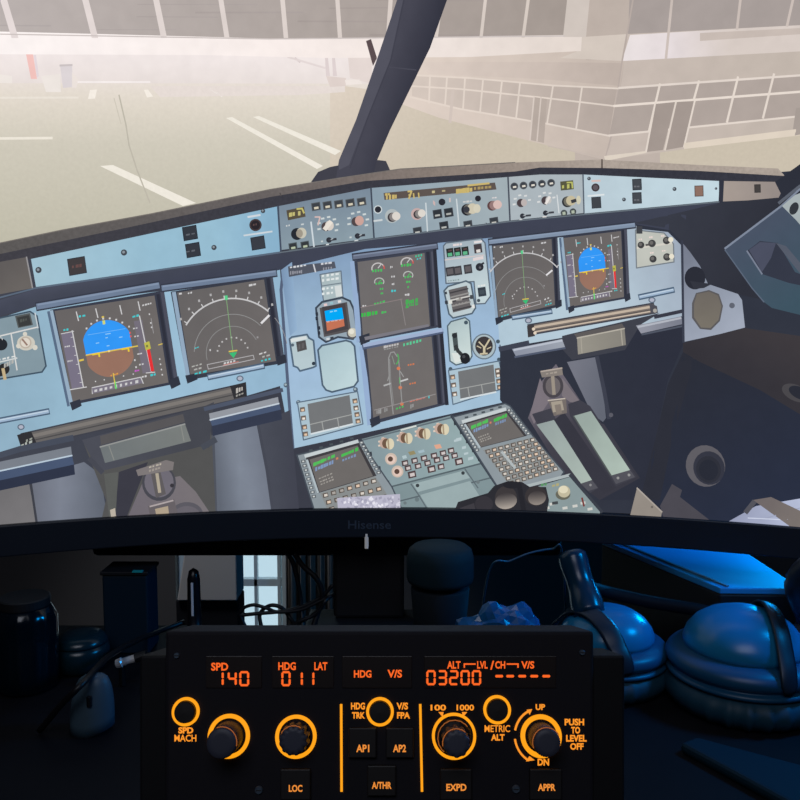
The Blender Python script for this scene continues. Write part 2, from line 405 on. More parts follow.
# ---- dark base of the cockpit
p = Pic('cockpit_shadow', None, 'dark unlit interior of the cockpit')
p.poly([(XL, 262), (0, 250), (270, 200), (400, 178), (600, 168), (780, 172), (XR, 165), (XR, YB + 12), (XL, YB + 12)], lg((80, 400), (66, 69, 80), (640, 400), (50, 54, 66), (.6, (56, 58, 69))))
_pics.append(p)
p = Pic('glareshield', M_GRAIN, 'grey carpeted rim of the glareshield')
p.poly([(XL, 254), (0, 243), (62, 230), (150, 214), (270, 189.5), (340, 178), (400, 169), (515, 162.5), (600, 159.5), (700, 165), (778, 168.5), (785, 176), (700, 171), (602, 168), (540, 167.5), (515, 171.5), (365, 181), (270, 197), (130, 227), (0, 254), (XL, 266)],
       lg((0, 240), (92, 89, 88), (600, 165), (172, 160, 150), (.45, (104, 98, 97)), (.6, (120, 110, 106)), (.75, (140, 128, 120))), 6); p.up()
p.poly([(XL, 266), (0, 254), (130, 227), (270, 197), (365, 181), (515, 171.5), (540, 167.5), (602, 168), (700, 171), (785, 176), (785, 182), (720, 181.5), (620, 177), (540, 175), (500, 177.5), (371, 189), (270, 208), (30, 259), (0, 264), (XL, 277)],
       lg((0, 260), (66, 65, 72), (600, 170), (55, 56, 66)))
p.up(); p.line([(602, 159.5), (602, 168)], 1.3, (70, 60, 58)); p.line([(280, 193), (281, 196)], 1, (80, 76, 76))
p.line([(XL, 254), (0, 243), (62, 230), (150, 214), (270, 189.5), (340, 178), (400, 169), (515, 162.5)], 1, (118, 112, 108))
_pics.append(p)
# ---- the strip of controls under the glareshield
p = Pic('glareshield_panel', None, 'pale blue strip of buttons and knobs under the glareshield')
p.poly([(XL, 273), (27, 257), (33, 288), (XL, 306)], lg((0, 265), (96, 92, 91), (20, 290), (106, 101, 98))); p.up(); p.line([(26.5, 257), (32.5, 288)], 1.4, (150, 148, 150))
p.poly([(31, 259), (277, 206.5), (280, 251.5), (36, 287)], lg((40, 270), (163, 195, 210), (275, 230), (138, 178, 204), (.5, (150, 188, 208)), (.75, (152, 190, 210))))
p.poly([(279, 206), (371, 188), (374, 238), (281, 250)], lg((320, 195), (122, 138, 154), (330, 245), (140, 158, 168)))
p.poly([(371, 188), (508, 177), (510, 220.5), (374, 238)], lg((375, 210), (142, 161, 174), (500, 190), (163, 176, 182)))
p.poly([(508, 177), (540, 174.5), (583, 174.5), (584, 213), (510, 220.5)], (172, 182, 188))
p.poly([(583, 174.5), (719, 181), (719, 201), (584, 213.5)], lg((590, 195), (186, 204, 214), (719, 190), (196, 217, 226)))
p.poly([(724, 181), (786, 182), (778, 199), (723, 201.5)], lg((725, 190), (166, 154, 146), (780, 190), (148, 138, 134))); p.up()
p.line([(278, 206), (281, 251)], 1.6, (70, 80, 98)); p.line([(371, 188), (374, 238)], 1.6, (66, 74, 88)); p.line([(508, 177), (510, 221)], 1.6, (74, 80, 92)); p.line([(583, 174.5), (584, 213)], 1.4, (88, 98, 110)); p.line([(721, 181), (720, 202)], 3, (52, 54, 66))
dk = (58, 60, 68)
def button(x, y, w, h, c=dk, edge=(92, 98, 106), mark=None, ang=-10):
    p.sq(x, y, w, h, edge, ang); p.up(); p.sq(x, y, w - 1.6, h - 1.6, c, ang); p.up()
    if mark: p.sq(x + .3, y + h * .18, w * .5, h * .28, mark, ang)
def screw(x, y, r=1.9): p.circ(x, y, r, (70, 74, 82)); p.up(); p.circ(x - .4, y - .4, r * .45, (140, 150, 158))
button(77, 266, 18, 17, (66, 62, 64), (50, 54, 64)); p.dash(72, 267, 83, 265, 3, (104, 76, 74), 3)
screw(38.5, 270, 3.1); screw(124, 252.5, 3.1)
for y in (233, 250): button(190 if y < 240 else 193, y, 14.5, 14, (54, 58, 66), (40, 46, 56)); p.dash(186, y + 2, 197, y, 1.6, (96, 100, 108), 2)
screw(214, 247.5, 2.6); screw(263, 211, 2.2)
p.line([(248, 217), (260, 215)], 2, (208, 214, 220)); p.circ(255.5, 225, 6.2, (72, 60, 62)); p.up(); p.circ(255.5, 225, 4.6, (44, 40, 46)); p.up(); p.dash(253, 225, 258, 224, 2.6, (92, 72, 72), 2)
p.line([(244, 235.5), (272, 231.5)], 1.7, (205, 214, 220)); button(258, 243, 14, 13, (58, 62, 70), (44, 50, 58))
# left display control box
p.sq(296, 213.5, 18, 10, (88, 80, 66), -12); p.up(); p.dash(289, 215, 296, 213.5, 5, (196, 188, 120), 2, .8); p.line([(297, 209), (302, 208.5), (304, 213)], 1.7, (196, 188, 110)); p.dash(298, 213.5, 301, 213, 5, (190, 182, 120), 1)
p.dash(286, 226, 291, 225, 2, (208, 212, 212), 2); p.dash(301, 224.5, 305, 224, 2, (200, 206, 208), 1)
p.circ(297, 234, 6, (40, 44, 52)); p.up(); p.circ(301.5, 233, 5, (200, 196, 180), 5.4); p.up(); p.circ(299.5, 233.5, 3.4, (160, 152, 138), 4.2)
for x, y in ((293, 246.5), (305, 245)): button(x, y, 8.5, 7.4, (54, 58, 62), (82, 92, 96), (186, 198, 170))
p.line([(311, 222), (314, 247)], 1.6, (205, 214, 220))
for i in range(5): button(316 + i * 11.4, 206.5 - i * 1.2, 9, 8, (64, 68, 74), (88, 92, 96), (214, 206, 184))
for cx, cy, col in ((328, 226, (214, 205, 196)), (358, 221, (204, 164, 154))):
    for a in range(-200, 30, 38): p.sq(cx + 9.5 * cos(rad(a)), cy + 9 * sin(rad(a)), 3.4, 1.8, (205, 212, 212))
    p.up(); p.circ(cx - 2, cy + .6, 4.6, (82, 72, 74)); p.up(); p.circ(cx + 1.4, cy - .4, 4.4, col, 4.9); p.up()
p.line([(325, 229), (330.5, 222)], 4.4, (230, 222, 212)); p.line([(315, 217), (320, 217), (318, 225)], 1.4, (214, 186, 182))
for x, y in ((329, 240), (357.5, 236)): p.dash(x - 8, y + 1.5, x - 4, y + 1, 1.8, (200, 208, 208), 1); p.circ(x, y, 2.8, (48, 50, 58)); p.line([(x, y), (x + 7, y - 1)], 2.4, (58, 60, 68)); p.up(); p.line([(x + 2, y - .5), (x + 4, y - 1.5)], 1, (172, 180, 184)); p.dash(x - 3, y + 5, x + 2, y + 4.4, 1.8, (214, 218, 218), 1)
# autopilot box
p.poly([(383.5, 193), (495, 182.5), (496.5, 189.5), (384.5, 200)], (94, 84, 80)); p.up()
am = (202, 180, 112)
p.dash(385, 194.5, 391, 194, 2.6, am, 2); p.dash(386, 197.5, 398, 196.4, 4.8, am, 4, .8); p.line([(408, 191.5), (411.5, 191.2), (409, 198.5)], 1.8, am); p.line([(413.5, 193.5), (414, 198)], 1.4, am); p.line([(418.5, 193), (419, 197.5)], 1.4, am); p.dash(408.5, 195, 411, 194.7, 2, am, 1)
p.dash(432, 192, 437, 191.6, 2.4, (196, 184, 140), 1); p.dash(442, 191, 448, 190.5, 2.4, (180, 168, 128), 1)
p.dash(456, 191.5, 473, 189.5, 5.2, am, 5, .85); p.line([(468, 185.5), (489, 183.3)], 2, am); p.dash(474, 188.5, 492, 186.8, 2.6, (172, 150, 96), 5)
p.circ(378, 209.5, 4.2, (206, 214, 216)); p.up(); p.circ(378, 209.5, 3.2, (46, 48, 56)); p.line([(374, 221), (382, 220)], 1.8, (204, 210, 212))
def knob(x, y, r, col=(220, 214, 206), base=(66, 62, 66), d=4.5):
    p.circ(x - d * .4, y + .8, r * .98, base); p.up(); p.circ(x - d * .1, y + .3, r * .9, lerp(base, col, .45)); p.up(); p.circ(x + d * .5, y - .4, r * .88, col); p.up()
p.circ(392, 216, 7, (178, 186, 188)); p.up(); knob(394, 216.5, 4.8)
p.circ(417, 214, 6, (196, 170, 168)); p.up(); knob(419.5, 213.6, 4.4)
p.line([(425.8, 203), (427.5, 232)], 1.3, (206, 214, 218)); p.line([(456.5, 199), (459, 226)], 1.3, (206, 214, 218))
p.circ(442, 202, 3.4, (46, 46, 54)); p.dash(433, 202, 436, 205, 4, (206, 180, 178), 1); p.dash(449, 200, 452, 200, 4, (206, 190, 188), 1)
for x, y in ((437.5, 214), (448.7, 212.5), (444, 226)): button(x, y, 9, 8.8, (50, 54, 60), (64, 68, 76)); p.sq(x, y + 1.4, 5, 1.8, (180, 182, 178))
p.circ(478, 198.5, 3, (44, 44, 52)); p.dash(463, 202, 473, 201, 1.8, (206, 206, 204), 3)
knob(469.5, 209, 6, (206, 198, 176), (40, 42, 50), 6); p.circ(466.5, 209.5, 3.2, (58, 60, 68)); p.circ(477, 208.5, 3.6, (212, 206, 186), 4.4); p.up()
knob(494.5, 205, 5, (216, 188, 182), (96, 68, 70), 6); p.dash(492, 198, 497, 197.5, 1.4, (220, 214, 214), 2)
for x, y in ((417.5, 231), (468, 224.5), (494, 221.2)): button(x, y, 8.8, 7.6, (60, 64, 70), (76, 80, 88)); p.sq(x, y + 1.4, 4.6, 1.8, (196, 196, 190))
screw(405, 235, 1.4); screw(486, 224, 1.3); screw(371.5, 240, 1.5)
# right display control box
for i in range(5): p.circ(514.3 + i * 9.2, 186.4 - i * .9, 3.9, (88, 92, 98)); p.up(); p.circ(514.3 + i * 9.2, 186.4 - i * .9, 3, (60, 64, 72)); p.up(); p.sq(514.6 + i * 9.2, 187 - i * .9, 3.4, 1.8, (226, 220, 208))
p.sq(567, 185.4, 13, 9, (88, 88, 66), -6); p.up(); p.dash(562, 187, 566, 186.4, 4, (188, 190, 108), 1); p.line([(567, 182.6), (572, 182.4), (572.5, 188)], 1.5, (188, 190, 108)); p.dash(567, 186.5, 570, 186, 4.6, (188, 190, 108), 1, .8)
for cx, cy, col in ((522, 203, (190, 180, 178)), (546.5, 200.5, (196, 194, 192))):
    for a in range(-190, 20, 42): p.sq(cx + 8 * cos(rad(a)), cy + 8 * sin(rad(a)), 3, 1.7, (216, 218, 218))
    p.up(); p.circ(cx - 1, cy, 4.2, (76, 66, 70)); p.up(); p.circ(cx + 2, cy - .4, 3, col, 3.6)
p.up(); p.line([(546, 203.5), (549.5, 197)], 2.6, (232, 226, 222))
knob(569, 201, 5.6, (196, 186, 156), (40, 44, 50), 4); p.line([(572, 201.5), (577, 200)], 3.4, (62, 64, 70)); p.circ(578.5, 200, 2.4, (208, 204, 180), 4.4)
for x, y in ((522.5, 216), (545.5, 213)): p.circ(x, y, 2.6, (50, 52, 60)); p.line([(x, y), (x + 8, y - .7)], 2, (66, 68, 76)); p.up(); p.dash(x + 1, y - .5, x + 4, y - 1, 1, (170, 176, 180), 1); p.dash(x - 3, y + 4, x + 2, y + 3.6, 1.6, (226, 222, 218), 1)
p.line([(557, 195), (559, 213)], 1.1, (214, 218, 220))
for x, y in ((564, 213), (573, 211.6)): p.circ(x, y, 3.3, (74, 80, 82)); p.up(); p.sq(x, y + .3, 3, 3, (176, 186, 168))
screw(589, 178.5, 1.8); p.line([(592, 181), (600, 180.6)], 2, (214, 190, 184)); p.circ(595.5, 187.5, 4.1, (66, 58, 62)); p.up(); p.circ(595.5, 187.5, 2.6, (94, 88, 94))
p.line([(588, 196), (604, 194.6)], 1.6, (222, 228, 230)); button(596.3, 202.6, 9.6, 11.5, (66, 70, 76), (54, 58, 66), None, -4)
for y in (184.5, 198): button(637, y, 9.4, 11.4, (70, 74, 80), (48, 52, 60), None, -3); p.dash(634, y + 2, 640, y + 2, 1.6, (110, 112, 118), 2)
screw(624, 199.5, 1.9); screw(674.5, 189, 2); screw(716, 188.5, 1.3); button(699, 191, 9, 11, (142, 112, 100), (92, 78, 76), None, -2); button(757.5, 188.5, 6.4, 8.4, (70, 66, 66), (54, 52, 54), None, -2)
_pics.append(p)
# ---- main instrument panel
BL_L = lg((20, 340), (144, 176, 196), (270, 330), (148, 182, 206), (.3, (153, 188, 209)), (.75, (155, 189, 212)))
p = Pic('instrument_panel', None, 'pale blue main instrument panel')
p.poly([(XL, 330), (0, 318), (38, 306), (170, 290), (280, 268), (290, 440), (280, 386), (246, 396), (20, 449), (0, 457), (XL, 472)], BL_L)
p.poly([(284, 263), (365, 249), (437, 243), (492, 236), (497, 262), (500, 340), (505, 402), (293, 448.5), (289, 400), (281, 290)], lg((330, 255), (132, 158, 188), (350, 430), (164, 193, 214), (.25, (150, 178, 204)), (.6, (160, 188, 216))))
p.poly([(487, 241), (560, 232), (634, 224), (640, 229), (668, 232), (682, 246), (683, 316), (655, 322), (520, 345), (500, 350), (494, 300)], lg((500, 330), (176, 198, 212), (680, 250), (160, 172, 188), (.5, (186, 206, 218))))
p.up()
p.line([(284, 263), (281, 290), (289, 400), (293, 448)], 3, (86, 98, 122)); p.line([(502, 402), (505, 402), (500, 345)], 1.4, (96, 108, 124))
p.poly([(XL, 318), (0, 300), (36, 289), (280, 253), (374, 239), (510, 222), (584, 215), (719, 203), (719, 222), (668, 230), (634, 224), (560, 231), (437, 243), (365, 249), (275, 271), (170, 285), (38, 305), (0, 316), (XL, 334)],
       lg((140, 265), (76, 80, 96), (146, 292), (64, 68, 84), (.4, (68, 72, 86))))
p.poly([(634, 223), (668, 228), (680, 240), (690, 262), (700, 280), (740, 295), (XR, 320), (XR, 190), (719, 203), (690, 210)], lg((660, 215), (58, 61, 72), (760, 260), (48, 50, 60)))
p.up(); p.line([(XL, 316), (0, 297.5), (36, 288), (280, 252.5)], 1.6, (92, 106, 124)); p.line([(280, 252.5), (374, 239), (510, 221.5), (584, 214.5), (719, 202)], 1.2, (104, 114, 124))
# seams and glows in the panel paint
p.poly([(281, 270), (292, 262), (297, 330), (290, 336)], lg((283, 300), (124, 150, 180), (297, 300), (150, 180, 210)))
_pics.append(p)

p = Pic('lighting_control_box', None, 'grey corner box with a black and a cream knob')
p.pan([(XL, 335), (0, 318), (30, 311.5), (37, 316), (46, 366), (42, 372), (0, 379), (XL, 392)], (132, 152, 162), (66, 84, 100), 1.6)
p.line([(0, 336), (38, 327)], 1.4, (214, 214, 212)); p.line([(11, 333), (17, 370)], 1.4, (212, 212, 210)); p.line([(0, 362), (17, 358)], 1.4, (206, 210, 210)); p.line([(35, 313), (38, 328)], 1.2, (200, 208, 212)); p.up()
p.poly([(15, 316), (30, 313), (33, 325), (18, 328)], (86, 90, 90)); p.up(); p.poly([(17, 317.5), (29, 315), (31.5, 324.5), (19, 327)], (60, 62, 62)); p.up(); p.dash(20, 321, 28, 319, 3, (84, 88, 84), 3)
p.circ(1, 344.5, 6.5, (40, 44, 50), 6); p.circ(26, 343, 9, (206, 202, 190), 7.5); p.circ(18.5, 346, 2.4, (214, 210, 198)); p.circ(35, 347.5, 2.6, (214, 210, 198)); p.circ(25, 334, 2.2, (214, 210, 198)); p.up(); p.circ(25.5, 342.5, 6, (190, 178, 164)); p.up(); p.circ(25.5, 342.5, 4.6, (222, 214, 202)); p.up(); p.line([(22.5, 339.5), (27, 345)], 1.8, (150, 122, 110))
p.circ(4, 369, 5.6, (46, 46, 48)); p.circ(0, 371.5, 5, (46, 46, 48)); p.up(); p.line([(3, 369), (5, 379)], 3.2, (196, 176, 138)); p.dash(0, 336, 3, 340, 2, (200, 200, 200), 2); p.dash(-2, 360, 16, 356, 1.8, (220, 222, 220), 4)
p.dash(4, 366, 14, 361, 5, (180, 180, 176), 4); _pics.append(p)

cy_, wh, gn, ye, vio = (70, 200, 205), (206, 205, 206), (90, 205, 110), (222, 196, 84), (122, 116, 134)
def flight_display(q, foot, pil, s):
    """attitude ball between speed and height tapes; s scales stroke widths"""
    p = Pic('flight_display', None, 'attitude display with blue sky over brown ground')
    TL, TR, BR, BL = q(0, 0), q(1, 0), q(1, 1), q(0, 1)
    p.poly([q(-.04, -.02), q(1.1, -.04), q(1.1, 1.03), q(-.02, 1.03)], (58, 62, 76)); p.up()
    p.poly([TL, TR, BR, BL], lg(TL, (104, 100, 100), BR, (112, 107, 105))); p.up()
    p.line([q(-.035, -.0), q(-.02, 1.01)], pil, (150, 172, 192)); p.line([q(-.06, -.0), q(-.048, 1.03)], pil * .6, (90, 108, 132)); p.line([q(1.035, 0), q(1.035, 1)], pil * .7, (48, 50, 62)); p.line([q(1.08, -.02), q(1.08, 1.0)], pil * .8, (78, 80, 94)); p.up()
    p.poly([q(-.03, 1.0), q(.08, .985), q(.085, 1.06), q(-.02, 1.09)], (52, 56, 68)); p.poly([q(1.0, .98), q(1.11, .95), q(1.12, 1.05), q(1.02, 1.08)], (50, 54, 66)); p.up()
    cu, cv, ru, rv = .46, .50, .265, .315
    def ball(a): return q(cu + max(-.235, min(.235, ru * cos(a))), cv + rv * sin(a))
    hv = .03
    a0 = math.asin(hv / rv)
    p.poly([ball(pi - a0 + (pi + 2 * a0) * k / 24) for k in range(25)], (52, 152, 246)); p.poly([ball(a0 + (pi - 2 * a0) * k / 24) for k in range(25)], (152, 114, 98)); p.up()
    p.line([q(cu - .235, cv + hv), q(.80, cv + hv)], 1.3 * s, ye)
    for k in range(-3, 4):
        a = -pi / 2 + k * .23; p.sq(*q(cu + ru * 1.07 * cos(a), cv + rv * 1.06 * sin(a)), 1.8 * s, 1.8 * s, wh)
    p.sq(*q(cu, cv - rv * .93), 2.6 * s, 4 * s, (206, 214, 120)); p.sq(*q(cu, cv - rv * 1.12), 2.4 * s, 1.6 * s, ye)
    for u, v, w in ((cu - .1, .42, 3), (cu + .14, .4, 3), (cu, .38, 2), (cu, .47, 2.4), (cu + .02, .34, 5)): p.line([q(u - w / 200, v), q(u + w / 200, v)], .9 * s, (150, 205, 246))
    p.line([q(cu - .18, .315), q(cu + .2, .315)], .5 * s, (120, 186, 246))
    p.up()
    for u in (cu - .14, cu + .16): p.line([q(u - .03, cv + hv + .005), q(u + .035, cv + hv + .005), q(u + .035, cv + hv + .04)], 1.7 * s, (236, 206, 60))
    p.sq(*q(cu, cv + hv), 2 * s, 2 * s, (240, 222, 140)); p.dash(*q(cu - .03, .80), *q(cu + .06, .79), 1.4 * s, (226, 160, 70), 3)
    # tapes
    p.poly([q(.02, .255), q(.135, .255), q(.135, .86), q(.02, .86)], vio); p.up(); p.line([q(.135, .24), q(.138, .87)], 1.1 * s, wh); p.line([q(.0, .865), q(.17, .87)], 1 * s, wh); p.line([q(.02, .255), q(.15, .25)], .8 * s, wh)
    for v in (.40, .56): p.dash(*q(.03, v), *q(.09, v), 1.6 * s, wh, 3)
    for k in range(6): p.line([q(.11, .31 + k * .1), q(.135, .31 + k * .1)], .6 * s, wh)
    p.line([q(.15, .575), q(.19, .572)], 1.8 * s, ye); p.dash(*q(.05, .22), *q(.11, .22), 2 * s, cy_, 2)
    p.poly([q(.755, .25), q(.84, .25), q(.84, .845), q(.755, .845)], (118, 112, 124)); p.up(); p.line([q(.82, .2), q(.845, .84)], 1.1 * s, wh); p.dash(*q(.75, .20), *q(.83, .19), 2.4 * s, cy_, 2); p.line([q(.79, .845), q(.88, .855)], .9 * s, wh)
    for v in (.33, .42, .62, .74): p.dash(*q(.735, v), *q(.79, v), 1.4 * s, wh, 2)
    for v, c in ((.3, wh), (.37, (216, 90, 90)), (.41, (216, 90, 90)), (.68, wh), (.76, wh)): p.sq(*q(.70, v), 1.5 * s, 1.8 * s, c)
    p.up(); p.poly([q(.835, .58), q(.868, .58), q(.875, .84), q(.842, .84)], (228, 52, 56)); p.poly([q(.82, .51), q(.875, .5), q(.88, .585), q(.825, .595)], (190, 186, 80)); p.up(); p.sq(*q(.845, .55), 2 * s, 2.4 * s, (120, 126, 70)); p.line([q(.96, .56), q(1.0, .555)], .9 * s, ye)
    p.line([q(.93, .25), q(.93, .42)], .6 * s, (160, 158, 160))
    for v in (.2, .3, .35, .72, .78, .84, .9): p.sq(*q(.92 if v < .6 else .95, v), 1.3 * s, 1.5 * s, wh)
    for u, v in ((.21, .045), (.405, .045), (.645, .05), (.83, .04)): p.line([q(u, v), q(u + .005, v + .10)], 1.1 * s, wh)
    p.dash(*q(.225, .1), *q(.30, .1), 1.9 * s, cy_, 2); p.dash(*q(.865, .09), *q(.97, .08), 2 * s, wh, 4)
    # heading strip
    p.line([q(.215, .955), q(.225, .89), q(.73, .88), q(.745, .955)], 1 * s, wh); p.poly([q(.22, .895), q(.73, .885), q(.74, .95), q(.22, .955)], (124, 118, 132)); p.up()
    p.dash(*q(.24, .93), *q(.72, .92), 3 * s, wh, 9, .5); p.line([q(.462, .78), q(.458, .94)], 1 * s, ye); p.line([q(.462, .87), q(.462, .95)], 1.6 * s, (90, 220, 110))
    for u in (.27, .36, .56, .66): p.sq(*q(u, .83 + .0 * u), 1.2 * s, 1.2 * s, wh)
    p.dash(*q(.68, .8), *q(.73, .8), 1.8 * s, (200, 90, 200), 2); p.dash(*q(.74, .88), *q(.80, .88), 1.8 * s, wh, 2); p.dash(*q(.83, .88), *q(.90, .88), 2 * s, cy_, 2)
    return p
def nav_display(q, cx, cy, R_, sx, pil, s, tick, rot=0):
    p = Pic('navigation_display', None, 'grey compass arc display')
    p.poly([q(-.07, -.02), q(1.1, -.03), q(1.1, 1.04), q(-.05, 1.05)], (58, 62, 74)); p.up()
    p.poly([q(0, 0), q(1, 0), q(1, 1), q(0, 1)], lg(q(0, 0), (102, 99, 99), q(1, 1), (111, 106, 105))); p.up()
    p.line([q(-.035, 0), q(-.03, 1.01)], pil, (146, 168, 190)); p.line([q(1.045, -.02), q(1.035, 1.0)], pil * .8, (46, 48, 60)); p.line([q(1.09, -.02), q(1.08, 1.02)], pil * .6, (74, 78, 92)); p.up()
    p.poly([q(-.06, .99), q(.07, .985), q(.075, 1.06), q(-.05, 1.09)], (50, 54, 66)); p.poly([q(1.01, .95), q(1.12, .94), q(1.12, 1.04), q(1.01, 1.06)], (50, 54, 66)); p.up()
    P_ = lambda a, r: (cx + r * sx * cos(rad(a)), cy + r * sin(rad(a)))
    ar = lambda r, a0, a1, w, c: p.line([P_(a0 + (a1 - a0) * k / 24, r) for k in range(25)], w * s, c)
    ar(R_, -149 + rot, -50 + rot, 1.5, (200, 199, 200)); ar(R_ * .71, -178, -45, .7, (146, 146, 146)); ar(R_ * .49, -195, -30, .7, (140, 140, 140)); ar(R_ * 1.0, -40 + rot, -10, .6, (150, 148, 150))
    for k in range(9):
        a = -147 + k * 12 + rot
        if a > -50 + rot: continue
        p.line([P_(a, R_), P_(a, R_ * 1.06)], 1 * s, wh); x, y = P_(a, R_ * 1.14); p.sq(x, y, 2 * s, 2.4 * s, (176, 175, 176))
    for k in range(9): x, y = P_(-172 + k * 19, R_ * .285); p.sq(x, y, 1.6 * s, 1.6 * s, (190, 188, 188))
    p.up(); x0, y0 = P_(-97 + rot * .4, R_ * 1.02); p.line([(x0, y0), (cx, cy)], .7 * s, (130, 170, 120)); p.sq(x0, y0, 3 * s, 4.4 * s, (90, 205, 140))
    p.line(tick, 2.2 * s, (226, 224, 226)); p.line([(cx - 4 * s, cy - 1.5 * s), (cx + 4 * s, cy - 2.5 * s)], 1.3 * s, ye); p.poly([(cx - 4 * s, cy), (cx + 4 * s, cy - 1), (cx + .6 * s, cy + 5 * s)], (60, 190, 120))
    p.line([q(.21, .905), q(.75, .885), q(.755, .935), q(.215, .96)], .8 * s, (178, 176, 178), True); p.dash(*q(.40, .925), *q(.55, .915), 1.8 * s, wh, 4); p.line([q(.39, .945), q(.57, .93)], .6 * s, (216, 130, 120))
    p.dash(*q(.02, .02), *q(.06, .02), 1.8 * s, wh, 1); p.dash(*q(.12, .03), *q(.18, .025), 1.8 * s, wh, 2); p.dash(*q(.82, .045), *q(.92, .04), 2 * s, wh, 2)
    p.dash(*q(.03, .9), *q(.17, .885), 1.6 * s, (176, 176, 172), 3); p.dash(*q(.05, .94), *q(.16, .93), 1.6 * s, (176, 176, 172), 2); p.dash(*q(.05, .99), *q(.2, .98), 1.9 * s, cy_, 3)
    p.dash(*q(.82, .885), *q(.93, .87), 1.8 * s, wh, 2); p.dash(*q(.85, .925), *q(.95, .915), 1.6 * s, (176, 176, 172), 2); p.dash(*q(.83, .97), *q(.96, .96), 1.8 * s, cy_, 3)
    p.dash(*q(.1, .69), *q(.15, .68), 1.3 * s, cy_, 2); p.sq(*q(.27, .74), 1.4 * s, 1.8 * s, wh); p.sq(*q(.83, .68), 1.8 * s, 1.8 * s, (150, 148, 150))
    return p
q1 = quad((54.5, 311), (154.5, 295.5), (168.5, 382.5), (72.5, 402)); q2 = quad((177, 292.5), (264, 279.5), (276, 361), (190.5, 375.5))
q3 = quad((492.5, 246), (551.5, 239), (555, 305), (498.5, 318)); q4 = quad((563.5, 238), (621, 231), (624, 297), (569.5, 307))
_pics.append(flight_display(q1, 0, 4.4, 1.0)); _pics.append(nav_display(q2, 233, 353, 54.6, 1.0, 4.0, 1.0, [(261.5, 323), (269, 315.5)]))
_pics.append(nav_display(q3, 525.5, 300.5, 47.5, .93, 2.6, .75, [(546.5, 275), (552, 270.5)], 6)); p = flight_display(q4, 0, 3.6, .68); _pics.append(p)

def hood(pts, w, c=(112, 128, 152)):
    p.line(pts, w + 3, (56, 60, 74)); p.up(); p.line(pts, w, c); p.up(); p.line([(a, b - w * .3) for a, b in pts], w * .3, lerp(c, (150, 166, 190), .5)); p.up()
for a in (([(38, 306.5), (158, 285.5)], 6), ([(163, 288), (275, 273)], 5.4), ([(354, 257), (436, 246)], 4.6, (104, 112, 132)), ([(490, 242), (634, 225)], 4.2, (130, 146, 168))):
    p = Pic('display_hood', None, 'slate blue sunshade strip over a display'); hood(*a); _pics.append(p)
# ---- centre panel
p = Pic('centre_panel', None, 'centre panel with standby horizon, placards and gear lever')
p.poly([(288, 266.5), (334.5, 261.5), (336, 268), (289, 277)], (84, 88, 100)); p.up(); p.dash(290, 267.5, 307, 265, 1.8, (214, 216, 220), 5, .9); p.dash(290, 273, 303, 271.5, 3.2, (150, 152, 162), 6); p.line([(313.5, 264.5), (315.5, 272)], 1.4, (206, 208, 214)); p.dash(321, 264, 332, 262.6, 1.8, (206, 208, 214), 3, .9); p.dash(323, 269, 333, 267.5, 2.6, (146, 148, 158), 4)
p.pan([(320, 274.5), (341, 271), (343, 297), (323.5, 301)], (172, 188, 192), (104, 118, 134), 1.2)
for y in (276, 280.5, 289, 294): p.dash(322, y, 340, y - 2.4, 2.4, (226, 232, 232), 4, .6)
p.line([(322, 286), (341.5, 283)], 1.2, (120, 134, 144)); p.poly([(334.5, 286), (341, 285), (342.5, 296), (336, 297)], (212, 218, 218))
p.pan([(316, 308), (322, 302), (342, 297.5), (350, 301), (354, 310), (357, 332), (353, 339), (338, 337), (326, 342), (319, 337)], (150, 166, 178), (62, 72, 86), 2)
p.poly([(319.5, 308), (347, 302), (351, 331), (324, 337)], (88, 84, 86)); p.up(); p.poly([(322, 307), (345, 303), (348.5, 329), (325, 334.5)], (72, 68, 72)); p.up()
p.poly([(324.5, 311), (342, 307.5), (343.8, 319), (326, 321.5)], (4, 170, 248)); p.poly([(326, 321.5), (343.8, 319), (344.6, 326), (327, 331)], (198, 116, 88)); p.up(); p.dash(330, 312, 338, 310.4, 1.4, (150, 214, 246), 2); p.dash(327, 322, 343, 319.6, 1, (220, 180, 160), 4)
for x, y in ((316.8, 314), (316.8, 318.5), (319, 328), (319, 333)): p.sq(x, y, 2.6, 3.4, (48, 54, 66))
for x, y, c in ((325.5, 304.8, (228, 200, 200)), (331.5, 303, (150, 190, 200)), (339.5, 301.5, (228, 222, 222)), (328, 339, (206, 212, 216)), (332, 338, (60, 66, 76))): p.sq(x, y, 3.2, 2.4, c)
p.circ(352, 333.6, 5.4, (90, 90, 96)); p.up(); p.circ(352.4, 332.6, 4.6, (204, 200, 184)); p.up(); p.circ(351.6, 331.6, 2.6, (230, 226, 212))
p.pan([(289.5, 339), (292, 337), (307, 334.5), (309, 338), (313.5, 340.5), (316, 366), (313, 367.5), (300, 371), (297.5, 367.5), (293.5, 366)], (182, 200, 206), (84, 104, 124), 1.8)
p.poly([(290.5, 339), (306, 336), (307, 339), (291, 342.5)], (216, 222, 222)); p.poly([(296, 342), (305.5, 340), (307, 349.5), (297.5, 352)], (82, 80, 82)); p.up(); p.dash(298.5, 347, 305, 345, 5, (98, 96, 98), 2); p.circ(292.6, 345, 1.6, (90, 104, 116)); p.circ(313.6, 363.5, 1.8, (52, 62, 74))
bl_ = [(318, 350), (322, 345.5), (346, 340.5), (351, 342), (354.5, 346), (358, 381), (354, 386.5), (332, 392), (326, 390), (322.5, 385)]
p.pan(bl_, lg((320, 345), (168, 192, 200), (355, 385), (194, 216, 220)), (80, 98, 116), 1.8)
for x, y in ((355.5, 389.5), (286, 385), (298.5, 402.5)): p.circ(x, y, 2.4, (84, 100, 116)); p.up(); p.circ(x - .4, y - .4, 1.2, (160, 176, 184))
